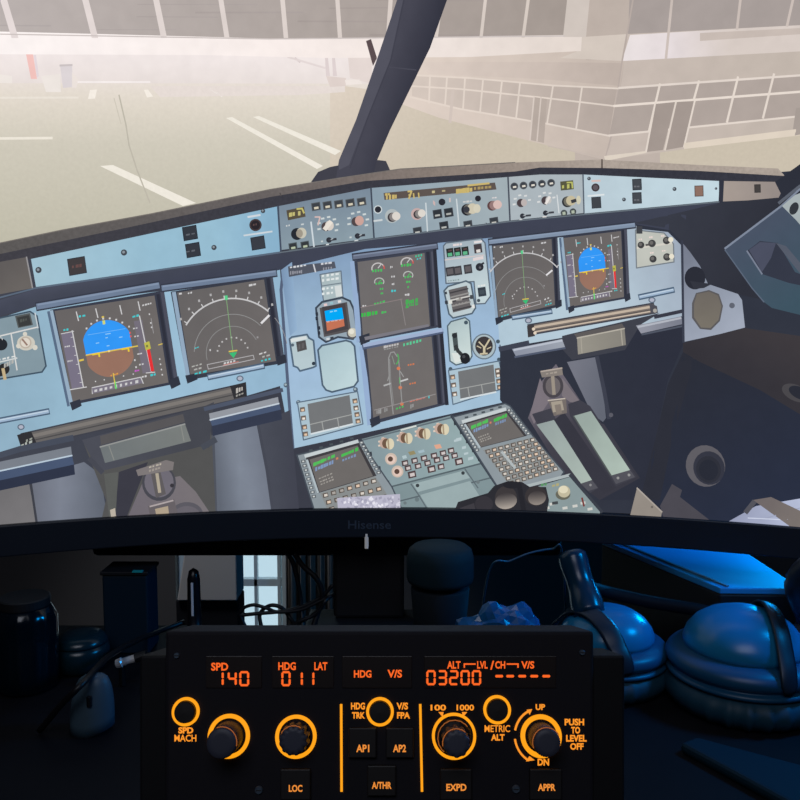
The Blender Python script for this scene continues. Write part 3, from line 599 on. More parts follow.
def clock_unit(o, scrn, lines, L_, R_):
    p.pan(o, (172, 194, 206), (92, 110, 128), 1.2); p.poly(scrn, (116, 118, 120)); p.up()
    p.line([scrn[3], scrn[2]], 1.6, (214, 222, 226))
    for a in lines: p.line(a, .9, (164, 166, 164))
    for (x, y), k in L_ + R_: p.sq(x, y, 5, 4.6, (112, 100, 92)); p.up(); p.sq(x + .2, y + .6, 2.8, 2.2, (226, 196, 168) if k else (236, 226, 214)); p.up()
clock_unit([(297.5, 402.5), (357.5, 391.5), (363, 424), (303.5, 440)], [(307.5, 404), (349.5, 395), (353, 424), (311, 434)], [[(310, 424.5), (352, 414.5)], [(322, 422), (323.5, 431)], [(337.5, 418), (339, 427.5)]],
           [((302.5, 409.5), 1), ((303.5, 418), 0), ((304.5, 427), 1), ((305.5, 434), 1)], [((355, 401), 1), ((356, 408), 0), ((357, 414.5), 1), ((358, 421), 1)])
_pics.append(p)
def ecam(nm, q, lab):
    p = Pic(nm, None, lab)
    p.poly([q(-.08, -.02), q(1.16, -.04), q(1.15, 1.04), q(-.06, 1.05)], (64, 68, 82)); p.poly([q(-.11, -.02), q(-.03, -.02), q(-.02, 1.03), q(-.1, 1.05)], (150, 174, 208)); p.up()
    p.poly([q(0, 0), q(1, 0), q(1, 1), q(0, 1)], lg(q(0, 0), (110, 107, 108), q(1, 1), (114, 109, 107))); p.up(); p.line([q(1.05, 0), q(1.04, 1)], 3.4, (48, 50, 62)); p.line([q(1.11, 0), q(1.1, 1)], 1.6, (84, 86, 100)); p.line([q(1.155, -.02), q(1.145, 1.04)], 3.4, (46, 48, 58)); p.up()
    p.poly([q(-.06, .97), q(.1, .95), q(.1, 1.06), q(-.04, 1.09)], (52, 56, 68)); p.up(); return p
q5 = quad((357.5, 262), (424.5, 253), (430, 326), (363, 338)); q6 = quad((366.5, 347), (431.5, 336.5), (437.5, 404), (373.5, 420.5))
p = ecam('engine_display', q5, 'engine display with green figures'); gr = (74, 190, 96)
for u, v, r in ((.3, .09, 6.2), (.735, .07, 6)):
    x, y = q5(u, v); p.arc(x, y + 2.6, r, r * .9, -195, -20, 1.2, (196, 192, 192)); p.arc(x, y + 2.6, r, r * .9, -40, 0, 1.3, (206, 90, 80)); p.dash(x - 6, y + 5, x + 5, y + 4, 3, gr, 4, .7); p.line([(x, y + 2), (x + 3, y - 2)], .9, (200, 200, 200))
for u, v in ((.3, .30), (.735, .27)): x, y = q5(u, v); p.arc(x, y, 4.6, 3.8, -200, 30, 1, (186, 190, 186)); p.dash(x - 3.6, y + 2, x + 3.6, y + 1, 2.2, gr, 3, .7); p.line([(x, y), (x + 2, y - 2)], .7, gr)
for u, v, c, w in ((.50, .13, wh, 3), (.515, .26, wh, 4.4), (.505, .36, wh, 3), (.505, .45, cy_, 5), (.33, .40, gr, 4), (.33, .46, gr, 3), (.73, .36, gr, 4.6), (.725, .43, gr, 2), (.70, .53, wh, 5), (.06, .59, wh, 4.6)):
    x, y = q5(u, v); p.dash(x - w / 2, y, x + w / 2, y - .4, 2.2, c, 2)
p.dash(*q5(.2, .585), *q5(.37, .57), 2.2, gr, 4); p.dash(*q5(-.0, .70), *q5(.24, .70), 4.2, (60, 190, 78), 6, .85); p.dash(*q5(.3, .71), *q5(.38, .71), 2.2, gr, 2)
p.dash(*q5(.665, .65), *q5(.86, .64), 8, (72, 170, 86), 4, .8); p.up(); p.dash(*q5(.66, .665), *q5(.86, .655), 2, (110, 107, 108), 6, .5); p.dash(*q5(.86, .03), *q5(.98, .02), 2.4, (70, 190, 150), 3); p.dash(*q5(.88, .07), *q5(.96, .06), 1.4, cy_, 2)
p.line([q5(.0, .60), q5(.62, .575)], .8, (140, 128, 128)); p.line([q5(.6, .57), q5(.64, .93)], .8, (140, 134, 134))
p.poly([q5(.02, .99), q5(.98, .97), q5(.985, 1.005), q5(.03, 1.035)], (124, 122, 130)); _pics.append(p)
p = ecam('system_display', q6, 'aircraft doors display with orange dots')
x = lambda u, v: q6(u, v)
p.line([x(.31, .98), x(.30, .5), x(.32, .2), x(.36, .13), x(.41, .13), x(.45, .2)], 1.1, (150, 150, 150)); p.line([x(.33, .85), x(.32, .5), x(.335, .22)], .8, (138, 138, 138)); p.line([x(.47, .25), x(.46, .75), x(.46, .9)], 1, (150, 150, 150)); p.line([x(.375, .18), x(.40, .3)], .8, (136, 150, 138))
p.arc(*x(.40, .22), 4.6, 6.5, -40, 60, 1.3, (84, 170, 96)); p.line([x(.46, .5), x(.457, .58)], 1.1, gr); p.line([x(.21, .565), x(.31, .555)], 1.6, (176, 176, 176)); p.line([x(.47, .555), x(.58, .545)], 1.6, (196, 196, 196)); p.line([x(.30, .45), x(.27, .51)], .9, (150, 150, 150)); p.line([x(.48, .42), x(.52, .50)], .9, (160, 160, 160))
for u, v in ((.455, .37), (.455, .64), (.455, .87)): p.circ(*x(u, v), 1.8, (216, 126, 86)); 
for u, v in ((.60, .35), (.60, .62), (.60, .86)): p.dash(*x(u, v), *x(u + .11, v), 1.9, (206, 122, 84), 3)
p.dash(*x(.26, .04), *x(.50, .03), 2.4, (190, 188, 188), 6, .9); p.dash(*x(.26, .075), *x(.50, .065), 1.2, (150, 150, 150), 6); p.dash(*x(.56, .055), *x(.86, .03), 3, (90, 200, 150), 6, .7)
p.line([x(.03, .865), x(.98, .85)], .8, (150, 146, 146)); p.dash(*x(.58, .87), *x(.83, .86), 1.4, (206, 120, 110), 5); p.dash(*x(.87, .865), *x(.90, .865), 3, cy_, 1); p.dash(*x(.06, .9), *x(.14, .9), 4.4, (160, 160, 160), 3, .7); p.dash(*x(.18, .9), *x(.24, .9), 4, (150, 150, 150), 2); p.dash(*x(.36, .92), *x(.50, .91), 2, gr, 3); p.dash(*x(.58, .94), *x(.64, .93), 4, (150, 150, 150), 2)
p.up(); p.line([(363.5, 347), (442, 331)], 5, (84, 96, 124)); p.up(); p.line([(364, 345.5), (442, 330)], 3.4, (160, 176, 206)); _pics.append(p)

p = Pic('gear_panel', None, 'landing gear lever, indicator lights and brake gauge')
p.pan([(443.5, 246), (446, 243), (481, 238.5), (485, 243), (490.5, 296), (485, 303.5), (476, 304), (474, 281.5), (446, 283.5)], lg((460, 245), (166, 180, 190), (485, 290), (196, 212, 216)), (96, 108, 122), 1.3)
for k in range(3): p.sq(450 + k * 7.6, 252.6 - k * .8, 7, 8.6, (40, 48, 48)); p.up(); p.sq(450 + k * 7.6, 254.6 - k * .8, 4.4, 3.4, (98, 180, 138)); p.sq(450 + k * 7.6, 250.6 - k * .8, 3.6, 1.6, (96, 72, 72)); p.up()
p.sq(478, 248.5, 8, 9, (72, 66, 70)); p.up(); p.sq(478.4, 251, 4, 3, (222, 216, 212)); p.dash(453, 245.2, 463, 244, 2, (228, 216, 216), 3, .9); p.dash(474, 242.4, 482, 241.4, 2, (230, 222, 222), 2, .9); p.line([(445, 260), (484, 255)], 1, (210, 196, 196)); p.poly([(473, 258), (483, 256), (483.6, 259), (473, 261)], (224, 210, 210))
for xx, yy, w in ((450.2, 271.5, 8.4), (457.8, 270.6, 8), (468, 269, 8)): p.sq(xx, yy, w, 9, (62, 62, 68)); p.up(); p.sq(xx, yy, w - 2.4, 5.6, (98, 94, 98)); p.up()
p.circ(479.6, 267, 4, (44, 46, 54)); p.up(); p.line([(479, 266), (483.6, 263)], 2, (50, 52, 60)); p.circ(480, 267.6, 1.2, (100, 100, 106))
p.sq(482, 291.8, 8, 9, (56, 64, 74)); p.up(); p.sq(482, 292, 5, 4, (70, 80, 88)); p.dash(478, 286, 486, 285, 1.6, (226, 228, 226), 3); p.circ(478.6, 300.5, 1.7, (72, 84, 94)); p.dash(448, 281, 460, 279.6, 1.2, (130, 150, 150), 5)
p.pan([(444, 291), (448, 286.4), (466, 281), (471, 283.5), (475.5, 308), (472, 313.5), (453, 318), (449, 314)], (190, 204, 208), (84, 100, 114), 1.6)
p.poly([(448.5, 290), (467, 285.6), (471, 308), (453, 312.6)], (104, 100, 102)); p.up()
for k in range(5): p.line([(450 + k * .8, 293 + k * 4.4), (468 + k * .8, 288.6 + k * 4.4)], 1.5, (70, 68, 72) if k % 2 == 0 else (150, 148, 146))
p.line([(450, 300.5), (470, 296)], 1.4, (206, 204, 200)); p.sq(459, 299, 6, 3.4, (150, 146, 142)); p.dash(452, 306, 468, 302, 2, (150, 146, 144), 5); p.sq(446, 293, 2, 2.6, (60, 64, 72)); p.sq(446.4, 302.4, 3, 3.4, (56, 60, 68)); p.sq(450.5, 302, 3.4, 3.6, (222, 222, 216)); p.sq(471.5, 297, 3, 4, (70, 74, 80)); p.sq(473.4, 306.4, 2.6, 3.4, (226, 226, 222))
p.pan([(447.5, 326), (451, 321.6), (465, 317.6), (469.5, 321), (472, 356), (469, 361.6), (456, 365), (450, 361)], lg((452, 325), (178, 196, 198), (470, 355), (202, 216, 214)), (84, 102, 114), 1.4)
p.poly([(452, 333.5), (457, 332.4), (458.6, 350), (454, 351)], (74, 84, 86)); p.up(); p.circ(454.5, 335.5, 2.6, (46, 50, 54)); p.line([(455.6, 346), (458, 351), (463, 356)], 3.6, (56, 60, 62)); p.up(); p.circ(465, 358.4, 5, (36, 38, 42), 5.6); p.up(); p.circ(463.8, 356.6, 1.6, (70, 72, 76))
p.poly([(451.5, 353), (458, 353), (461, 361), (455, 363)], (220, 226, 222))
p.circ(484, 346.5, 12.2, (104, 118, 130), 13); p.up(); p.circ(484, 346.5, 11, (172, 188, 194), 11.8); p.up(); p.circ(484, 346, 8.8, (62, 58, 60), 9.6); p.up()
cr_ = (206, 194, 164)
p.line([(479, 342), (484, 347)], 1.4, cr_); p.line([(489.5, 339.5), (485, 347)], 1.6, cr_); p.line([(484.2, 347), (484.2, 353)], 2.4, cr_); p.dash(480, 354, 489, 353.4, 2, cr_, 2, .9); p.line([(477, 346), (481, 348)], 1, cr_); p.line([(487, 349), (491, 347)], 1, cr_)
for xx, yy in ((498, 341.5), (499, 359.5), (450.5, 369), (466, 322.5)): p.circ(xx, yy, 2, (72, 88, 100))
clock_unit([(448.5, 370.5), (499, 361), (505, 388), (453, 404.5)], [(458, 371.5), (493.5, 364.5), (496, 392), (460.5, 399.5)], [[(459.5, 389), (495, 382)], [(468, 388), (469.5, 397)], [(481.5, 385), (483, 394)]],
           [((452.6, 377), 1), ((453.6, 385), 0), ((454.6, 394), 0)], [((497.5, 370.5), 0), ((498, 375), 0), ((498.8, 381), 1), ((499.6, 387), 1)])
_pics.append(p)
p = Pic('corner_control_box', None, 'cream corner box with four knobs')
p.pan([(635.5, 230), (664, 233), (673.5, 244), (674, 262), (636.5, 268)], (192, 194, 186), (118, 126, 134), 1.2)
p.sq(639.4, 230, 6, 7.4, (66, 68, 74), 0); p.up()
p.poly([(636.6, 247), (672, 242), (672.4, 244), (636.6, 249)], (212, 208, 198)); p.up()
for xx, yy, r in ((641, 245, 3.4), (652, 243.4, 3.8), (653, 259, 3.6), (666.6, 240.5, 3.8), (667, 257, 3.8)): p.circ(xx, yy, r, (66, 66, 68)); p.up(); p.circ(xx - .6, yy - .6, r * .5, (110, 108, 106)); p.up()
for xx, yy in ((670.8, 239.6), (671.6, 256.4)): p.circ(xx, yy, 2.6, (232, 226, 208))
for xx, yy in ((640.6, 239.6), (651, 237.4), (663, 236), (652, 253), (664, 251)): p.dash(xx - 2, yy, xx + 2, yy - .4, 1.6, (232, 214, 208), 2)
p.line([(646, 245), (649, 244.6)], 2, (90, 88, 88)); _pics.append(p)
# ---- below the panel: tables, trays, pedals
p = Pic('folding_table', None, 'long taupe bars with paler edges below the panel')
def bar(a, b, w, col, hi):
    (ax, ay), (bx, by) = a, b
    p.line([a, b], w + 3, (64, 66, 76)); p.up(); p.line([a, b], w, col); p.up()
    p.line([(ax + 1, ay - w * .22), (bx, by - w * .22)], w * .28, hi); p.line([(ax + 1, ay + w * .14), (bx, by + w * .14)], w * .1, lerp(col, (50, 50, 54), .5)); p.up()
bar((26, 440), (240, 391.5), 12.5, (104, 101, 100), (126, 121, 117))
for pts in ([(17, 435), (31, 431), (37, 444), (22, 450)], [(230, 386), (246, 382), (247, 396), (234, 399)]): p.poly(pts, (50, 50, 54))
p.up(); p.dash(21, 446, 33, 441, 3, (176, 182, 176), 3); p.dash(26, 441, 33, 438, 2.4, (156, 160, 152), 2); p.dash(236, 391, 244, 388, 5, (186, 182, 176), 3); p.dash(236, 396, 244, 393, 2, (160, 158, 152), 3)
bar((531, 329.5), (652, 308.5), 8.5, (122, 112, 106), (196, 180, 162)); p.line([(534, 332), (650, 311.5)], 1.2, (206, 190, 172))
p.poly([(527, 326), (534, 324.5), (535, 336), (528, 337.5)], (66, 62, 64)); p.poly([(649, 303), (657, 306), (658, 313), (651, 314)], (80, 80, 88)); p.up(); p.circ(533.5, 329, 1.6, (226, 210, 190)); p.circ(535, 333, 1.6, (226, 210, 190)); p.circ(655, 310.6, 2, (170, 166, 160))
def grip(a, b, w=3.4):
    p.line([a, b], w + 3, (78, 98, 120)); p.up(); p.line([a, b], w, (158, 180, 204)); p.up(); p.line([(a[0], a[1] - w * .2), (b[0], b[1] - w * .2)], w * .3, (196, 212, 226)); p.up()
grip((-20, 424.5), (48, 411.5)); grip((209, 377), (263, 366)); grip((513, 317.5), (551, 311.5), 2.4); grip((640, 297), (673, 290), 3)
for xx, yy in ((21, 427), (240, 378.5), (528.5, 320.5), (652, 300)): p.circ(xx, yy, 3.6, (96, 110, 128), 3); p.up(); p.circ(xx, yy, 2.4, (176, 180, 196), 1.9)
_pics.append(p)
p = Pic('footwell', None, 'grey pillars and dark ledges in the footwell')
p.poly([(XL, 505), (28, 478), (38, 530), (XL, 536)], lg((0, 490), (112, 110, 112), (30, 520), (122, 120, 122)))
p.poly([(30, 478), (84, 462), (100, 474), (110, 532), (38, 534)], lg((32, 500), (108, 112, 124), (104, 500), (96, 102, 114), (.4, (126, 132, 146))))
p.poly([(212, 436), (258, 424), (267, 470), (274, 520), (216, 524)], lg((214, 470), (96, 102, 114), (270, 460), (112, 118, 132), (.45, (128, 136, 150))))
p.poly([(258, 424), (290, 410), (300, 520), (274, 520), (267, 470)], lg((262, 470), (74, 77, 88), (296, 470), (66, 68, 80), (.5, (70, 73, 84)))); p.up()
p.line([(30, 478), (38, 532)], 2.4, (64, 66, 74)); p.line([(258, 424), (267, 470), (274, 520)], 3, (70, 73, 84)); p.line([(213, 436), (216, 520)], 3, (80, 84, 94))
p.poly([(84, 444), (100, 436), (208, 408), (212, 440), (216, 520), (100, 526), (106, 500)], (84, 84, 84)); p.up()
p.poly([(82, 440), (205, 406), (214, 402), (209, 448), (203, 446), (106, 470), (98, 470)], lg((120, 430), (76, 78, 88), (190, 440), (70, 72, 80))); p.up()
p.poly([(100, 447), (185, 424), (191, 441), (105, 463)], lg((100, 450), (112, 118, 120), (190, 430), (122, 126, 124))); p.up(); p.line([(100, 447), (185, 424)], 1.4, (150, 152, 150)); p.line([(109, 446), (114, 460)], 1, (138, 140, 136)); p.line([(181, 426), (184, 441)], 1, (138, 140, 136))
p.poly([(100, 436), (183, 414), (185, 422), (101, 445)], (88, 86, 88))
p.poly([(119, 472), (148, 462), (124, 524), (114, 524)], (60, 60, 70)); p.poly([(104, 474), (118, 472), (116, 512), (110, 524)], (92, 94, 92)); p.up()
p.poly([(142, 484), (124, 526), (216, 522), (196, 492), (180, 476)], lg((130, 510), (112, 106, 114), (190, 500), (120, 114, 118))); p.up()
p.circ(187, 514, 16, (92, 90, 98), 12); p.up(); p.circ(187, 516, 13.6, (104, 100, 108), 10)
p.circ(159, 483, 17, (74, 74, 82), 18); p.up(); p.circ(159, 482, 14.6, (112, 108, 118), 15.4); p.up(); p.poly([(151, 474), (160, 470), (166, 494), (156, 498)], (96, 92, 94)); p.up()
p.line([(157, 474), (159.6, 492)], 3.2, (176, 166, 148)); p.poly([(136, 470), (166, 460), (174, 462), (173, 470), (138, 476)], (126, 120, 120)); p.up(); p.dash(149, 467.5, 163, 463.5, 2, (186, 178, 164), 4); p.dash(149, 471, 161, 467.5, 2.4, (160, 152, 144), 4); p.circ(172, 485.5, 2, (56, 54, 60))
p.poly([(148, 506), (174, 499), (178, 514), (150, 516)], (104, 98, 102)); p.up(); p.line([(150, 506.5), (173, 500.5)], 1.6, (176, 166, 166)); p.poly([(155, 509), (168, 506), (169, 514), (156, 514)], (176, 160, 138)); p.poly([(110, 510), (115, 508), (116, 516), (111, 517)], (186, 176, 162))
p.up(); p.line([(90, 459), (102, 472)], 5, (72, 74, 84)); p.line([(203, 447), (215, 440)], 6, (72, 76, 86))
# ledges
def ledge(t, drop, lip, col, hi, dkc):
    (ax, ay), (bx, by) = t
    p.poly([(ax, ay), (bx, by), (bx + 1, by + drop), (ax + 1, ay + drop)], col); p.poly([(ax + 1, ay + drop), (bx + 1, by + drop), (bx + 3, by + drop + lip), (ax + 3, ay + drop + lip)], lerp(dkc, (86, 104, 136), .65))
    p.poly([(ax + 3, ay + drop + lip), (bx + 3, by + drop + lip), (bx + 4, by + drop + lip + 10), (ax + 4, ay + drop + lip + 10)], dkc); p.up(); p.line([(ax + 1, ay + drop), (bx + 1, by + drop)], 1.5, hi); p.up()
ledge(((XL, 475), (71, 446.5)), 9, 9, (122, 128, 138), (186, 202, 216), (48, 54, 72)); ledge(((209, 413.5), (278, 397)), 6.5, 6, (148, 152, 160), (196, 206, 216), (54, 60, 78))
p.line([(XL, 474), (20, 449), (72, 438)], 6, (72, 78, 92)); p.line([(205, 409), (282, 390)], 4, (78, 86, 104))
# right side of the footwell
p.poly([(500, 350), (683, 320), (683, 345), (668, 380), (655, 440), (640, 500), (600, 500), (500, 400)], lg((520, 380), (50, 54, 66), (660, 380), (46, 49, 62))); p.up()
p.poly([(567, 362), (596, 357), (603, 390), (606, 418), (603, 422), (592, 414)], lg((570, 380), (118, 120, 132), (604, 390), (100, 104, 116))); p.up(); p.line([(597, 357), (604, 390), (609, 418)], 4, (62, 65, 78)); p.circ(611, 415, 2.2, (92, 92, 102))
p.poly([(562, 336), (570, 334), (660, 313), (640, 325), (625, 350), (572, 360), (563, 350)], (64, 66, 76)); p.up(); p.poly([(574, 334), (622, 323.5), (624.5, 328), (577, 338)], (94, 90, 90)); p.poly([(577, 338), (624.5, 328.5), (626, 345), (578, 354.5)], lg((580, 340), (150, 146, 136), (624, 340), (136, 132, 124))); p.up(); p.line([(577, 338), (624.5, 328.5)], 1.3, (184, 178, 166)); p.line([(621, 330), (622.5, 345)], 1, (174, 168, 156)); p.line([(581, 338), (582, 353)], .9, (170, 164, 152))
p.poly([(512, 349), (562, 339), (565, 347), (516, 356.5)], lg((515, 345), (142, 148, 164), (560, 345), (156, 162, 174))); p.poly([(636, 325.5), (681, 316.5), (683, 324), (641, 333.5)], lg((640, 325), (148, 150, 162), (680, 325), (122, 126, 140)))
p.up(); p.line([(514, 350), (562, 340.5)], 2, (186, 192, 204)); p.line([(638, 327), (681, 318)], 2, (178, 182, 192)); p.line([(500, 349), (528, 343)], 5, (64, 68, 82)); p.line([(655, 317), (683, 311)], 3.6, (58, 60, 72)); p.line([(515, 357), (565, 348)], 2, (84, 92, 112)); p.line([(642, 334.5), (683, 326)], 1.8, (80, 86, 100))
_pics.append(p)
p = Pic('side_wall', None, 'dark right side of the cockpit with speaker and window frame')
p.poly([(681, 241), (683.5, 342), (720, 334), (745, 327.5), (742, 300), (738, 294), (708, 284), (700, 266), (690, 252)], lg((684, 260), (120, 126, 142), (735, 325), (162, 170, 186), (.4, (140, 148, 164)))); p.up()
p.line([(682, 241), (683.5, 342)], 2.4, (58, 62, 76)); p.circ(695, 278, 10.4, (44, 46, 56), 11.5); p.up(); p.poly([(690, 281), (712, 284), (704, 288), (694, 289)], (52, 54, 64))
p.poly([(696, 293), (709, 290), (719, 294), (723, 306), (720, 321), (711, 330), (700, 329), (692, 318), (692, 303)], (92, 90, 92)); p.up(); p.poly([(697, 294), (709, 291.5), (718, 295.5), (721.5, 306), (718.5, 320), (710.5, 328), (701, 327.5), (694, 317), (694, 304)], lg((708, 292), (110, 104, 98), (708, 328), (122, 116, 106))); p.circ(732, 305.5, 2.8, (96, 100, 112)); p.up()
p.poly([(683, 343), (745, 328), (XR, 345), (XR, 470), (760, 390), (700, 362), (683, 355)], lg((760, 330), (62, 58, 62), (740, 370), (54, 52, 58)))
p.poly([(683, 352), (700, 362), (760, 390), (XR, 452), (XR, YB + 10), (640, YB), (650, 460), (670, 385)], lg((690, 370), (44, 47, 58), (760, 500), (42, 48, 66))); p.poly([(668, 384), (683, 352), (694, 360), (672, 440), (660, 500), (640, 500), (655, 440)], (46, 48, 58)); p.up()
p.circ(796, 393, 15, (74, 72, 76), 8, 24); p.up(); p.circ(800, 393, 12, (44, 46, 56), 6, 24)
p.circ(705.5, 466, 19.6, (96, 94, 100), 21, -20); p.up(); p.circ(709, 468, 15.6, (54, 56, 68), 17, -20); p.up(); p.circ(708.5, 469.5, 12.4, (48, 50, 60), 13.6, -20); p.up(); p.circ(708.5, 470, 9.5, (42, 45, 56), 10.5, -20)
p.poly([(672, 484), (682, 490), (680, 497), (712, 522), (664, 520), (660, 506)], (76, 74, 82)); p.poly([(724, 524), (756, 506), (XR, 488), (XR, 545), (724, 530)], lg((730, 520), (150, 156, 182), (800, 510), (182, 190, 216))); p.up(); p.line([(760, 520), (800, 508)], 1, (160, 166, 190)); p.line([(748, 518), (790, 520)], 1, (206, 212, 232))
p.poly([(753, 500), (771, 497), (XR, 540), (XR, 560), (795, 530)], lg((760, 500), (112, 104, 104), (800, 525), (124, 116, 112))); p.line([(746, 512), (754, 502)], 5, (84, 84, 92)); p.up()
# window frame
p.poly([(775, 182), (XR, 120), (XR, 215), (786, 204)], (46, 49, 60)); p.up()
fr = lg((740, 240), (74, 84, 102), (790, 310), (62, 84, 98))
p.poly([(724.5, 249), (782, 206), (XR, 150), (XR, 330), (772, 308), (764, 302), (752, 288)], fr); p.up()
p.line([(725, 248.5), (782, 205.5), (800, 189)], 2, (128, 138, 156)); p.poly([(782, 206), (795, 195), (XR, 170), (XR, 250), (803, 228), (796, 220)], (168, 178, 180)); p.up(); p.circ(794, 208.5, 4.2, (52, 56, 62), 6.6, 25); p.line([(779, 203), (800, 186)], 3, (92, 98, 110))
p.poly([(747, 251), (760, 241), (778, 243), (795, 272), (XR, 320), (XR, 298), (789, 283), (762, 274)], (54, 58, 72)); p.up(); p.poly([(749, 250), (760, 242), (776, 243), (771, 258), (762, 272)], (76, 80, 98)); p.poly([(776, 243), (786, 246), (XR, 336), (XR, 352)], (86, 92, 106)); p.line([(747, 251), (762, 274)], 1.6, (122, 130, 148))
p.line([(725, 250), (752, 288), (764, 302)], 1.2, (92, 104, 122)); _pics.append(p)
p = Pic('rudder_pedal', None, 'pale green pedal plates in dark housings')
p.poly([(541, 382), (556, 364), (580, 400), (586, 420), (604, 424), (640, 478), (600, 500), (560, 470), (528, 418)], lg((545, 400), (108, 102, 112), (600, 480), (58, 58, 68), (.35, (70, 68, 78)))); p.up()
p.poly([(540, 378), (530, 415), (534, 424), (550, 400)], (124, 116, 124)); p.poly([(562, 378), (582, 404), (570, 402), (562, 396)], (124, 116, 122))
p.poly([(532, 414), (552, 408), (556, 420), (594, 480), (598, 488), (590, 493), (580, 484), (538, 426)], (66, 66, 76)); p.poly([(568, 404), (580, 400), (590, 406), (632, 470), (637, 477), (616, 486), (608, 474), (570, 416)], (64, 64, 74)); p.up()
p.poly([(536.5, 424.5), (554, 420), (592, 480), (581, 483.5)], lg((540, 425), (150, 162, 160), (588, 480), (172, 186, 178))); p.poly([(573.5, 416), (591, 411), (630, 470), (611, 475.5)], lg((578, 415), (152, 166, 160), (625, 470), (174, 190, 180))); p.up()
p.poly([(554, 420), (564, 412), (616, 488), (604, 494), (594, 482)], (56, 56, 66)); p.poly([(611, 475.5), (630, 470), (635, 477), (616, 484)], (84, 84, 92)); p.poly([(581, 483.5), (592, 480.5), (598, 488), (588, 491)], (84, 84, 92)); p.up(); p.circ(618, 478, 1.4, (150, 150, 150)); p.circ(629, 475, 1.4, (150, 150, 150)); p.circ(590.5, 485, 1.3, (140, 140, 142)); p.line([(573.5, 416), (611, 475.5)], 1.4, (84, 90, 90))
p.circ(553, 386, 10.4, (74, 70, 76), 12); p.up(); p.circ(553, 386, 7.4, (110, 104, 106), 9); p.up(); p.line([(552.6, 376), (554, 394)], 3.4, (156, 146, 134)); p.poly([(540, 371), (562, 367.5), (563, 375), (542, 377.5)], (134, 126, 120)); p.up(); p.line([(541, 371.5), (562, 368)], 1.4, (178, 166, 156)); p.dash(546, 374, 558, 372, 1.6, (166, 156, 146), 3)
p.poly([(548, 400), (566, 398), (567, 413), (554, 416)], (118, 110, 106)); p.up(); p.poly([(551, 402), (562, 400.5), (564, 410), (553, 412.5)], (166, 156, 142)); p.up(); p.poly([(554.5, 405), (560.5, 404), (562, 413), (556.5, 414.5)], (134, 124, 116)); p.line([(548, 400.5), (565, 398.5)], 1.2, (196, 186, 174))
p.poly([(637, 488), (662, 512), (660, 522), (630, 516)], (148, 140, 132)); p.up(); p.line([(637, 488), (662, 512)], 1.4, (172, 164, 156)); p.circ(652, 507, 1.2, (110, 104, 100)); _pics.append(p)

# ---- centre pedestal
p = Pic('radio_panel', None, 'grey green centre pedestal panel with cream knobs and small keys')
p.poly([(358, 440), (453, 415), (520, 485), (520, 520), (405, 520)], (128, 146, 150)); p.up()
p.poly([(361, 440.5), (452, 417.5), (481, 463), (390, 486.5)], lg((370, 440), (134, 152, 158), (470, 450), (150, 172, 174))); p.up()
p.line([(361, 440.5), (452, 417.5)], 1.4, (96, 108, 116)); p.line([(390, 487), (481, 463.5)], 1.6, (88, 100, 106)); p.line([(400, 501), (490, 478)], 1.4, (92, 104, 110)); p.line([(411, 484), (418, 494), (429, 512)], 1.2, (96, 108, 114)); p.line([(465, 469), (478, 488)], 1.2, (96, 108, 114)); p.line([(360, 440), (388, 487), (402, 512)], 4, (62, 68, 78)); p.line([(452, 416), (482, 463), (500, 490)], 3.4, (62, 68, 78)); p.up()
p.poly([(413, 484), (464, 470.5), (470, 478), (418, 492)], (158, 176, 178)); p.poly([(420, 495), (470, 481), (482, 500), (432, 514)], (154, 172, 174))
for k in range(7): x_, y_ = 362 + k * 4.4, 447 + k * 7.2; p.sq(x_ + (3 if k % 2 else 0), y_, 5, 4.4, (50, 56, 66))
for k in range(5): x_, y_ = 456 + k * 6, 423 + k * 9; p.sq(x_, y_, 4.4, 4, (54, 60, 68))
p.circ(417.5, 485.5, 1.8, (60, 66, 70)); p.circ(463, 473, 1.8, (60, 66, 70)); p.circ(417, 499.5, 2.2, (108, 122, 126)); p.circ(405, 503, 1.6, (110, 122, 126)); p.circ(478, 482, 1.8, (110, 122, 126))
p.up(); p.line([(401, 430), (416, 426)], 1.6, (216, 220, 214))
for cx, cy in ((387.5, 443.5), (406, 438), (424, 433.5), (442.5, 429)):
    for a in (-200, -160, -120): p.sq(cx - 1 + 7.4 * cos(rad(a)), cy + 6 * sin(rad(a)), 2.6, 1.8, (226, 206, 190))
    p.up(); p.circ(cx - 3, cy - .4, 5, (196, 168, 154), 5.4); p.up(); p.circ(cx - 1, cy, 4.4, (112, 88, 72), 5); p.up(); p.circ(cx + 2.6, cy + .4, 4, (218, 208, 180), 5.6); p.up(); p.line([(cx + .6, cy - 4), (cx + 1.2, cy + 5)], 1.6, (168, 150, 124)); p.up()
for cx, cy in ((391, 459), (397.5, 471.5)): p.circ(cx, cy, 6, (204, 186, 172)); p.up(); p.circ(cx, cy + .4, 4.4, (226, 200, 188)); p.up(); p.circ(cx - .6, cy, 2.6, (92, 72, 64)); p.up()
p.poly([(434, 445), (440, 444), (442, 448), (436, 449)], (222, 166, 140)); p.poly([(408, 452), (414, 450.6), (416, 454), (410, 455.4)], (150, 140, 104)); p.poly([(402, 456), (406, 455), (407, 458), (403, 459)], (178, 196, 200)); p.poly([(418, 451), (424, 449.4), (424.6, 452), (419, 453.4)], (164, 186, 196))
for x_, y_ in ((454, 441), (462, 448), (464, 454), (468, 459), (456, 440)): p.dash(x_, y_, x_ + 6, y_ - 1.4, 3, (184, 200, 204), 1, .8)
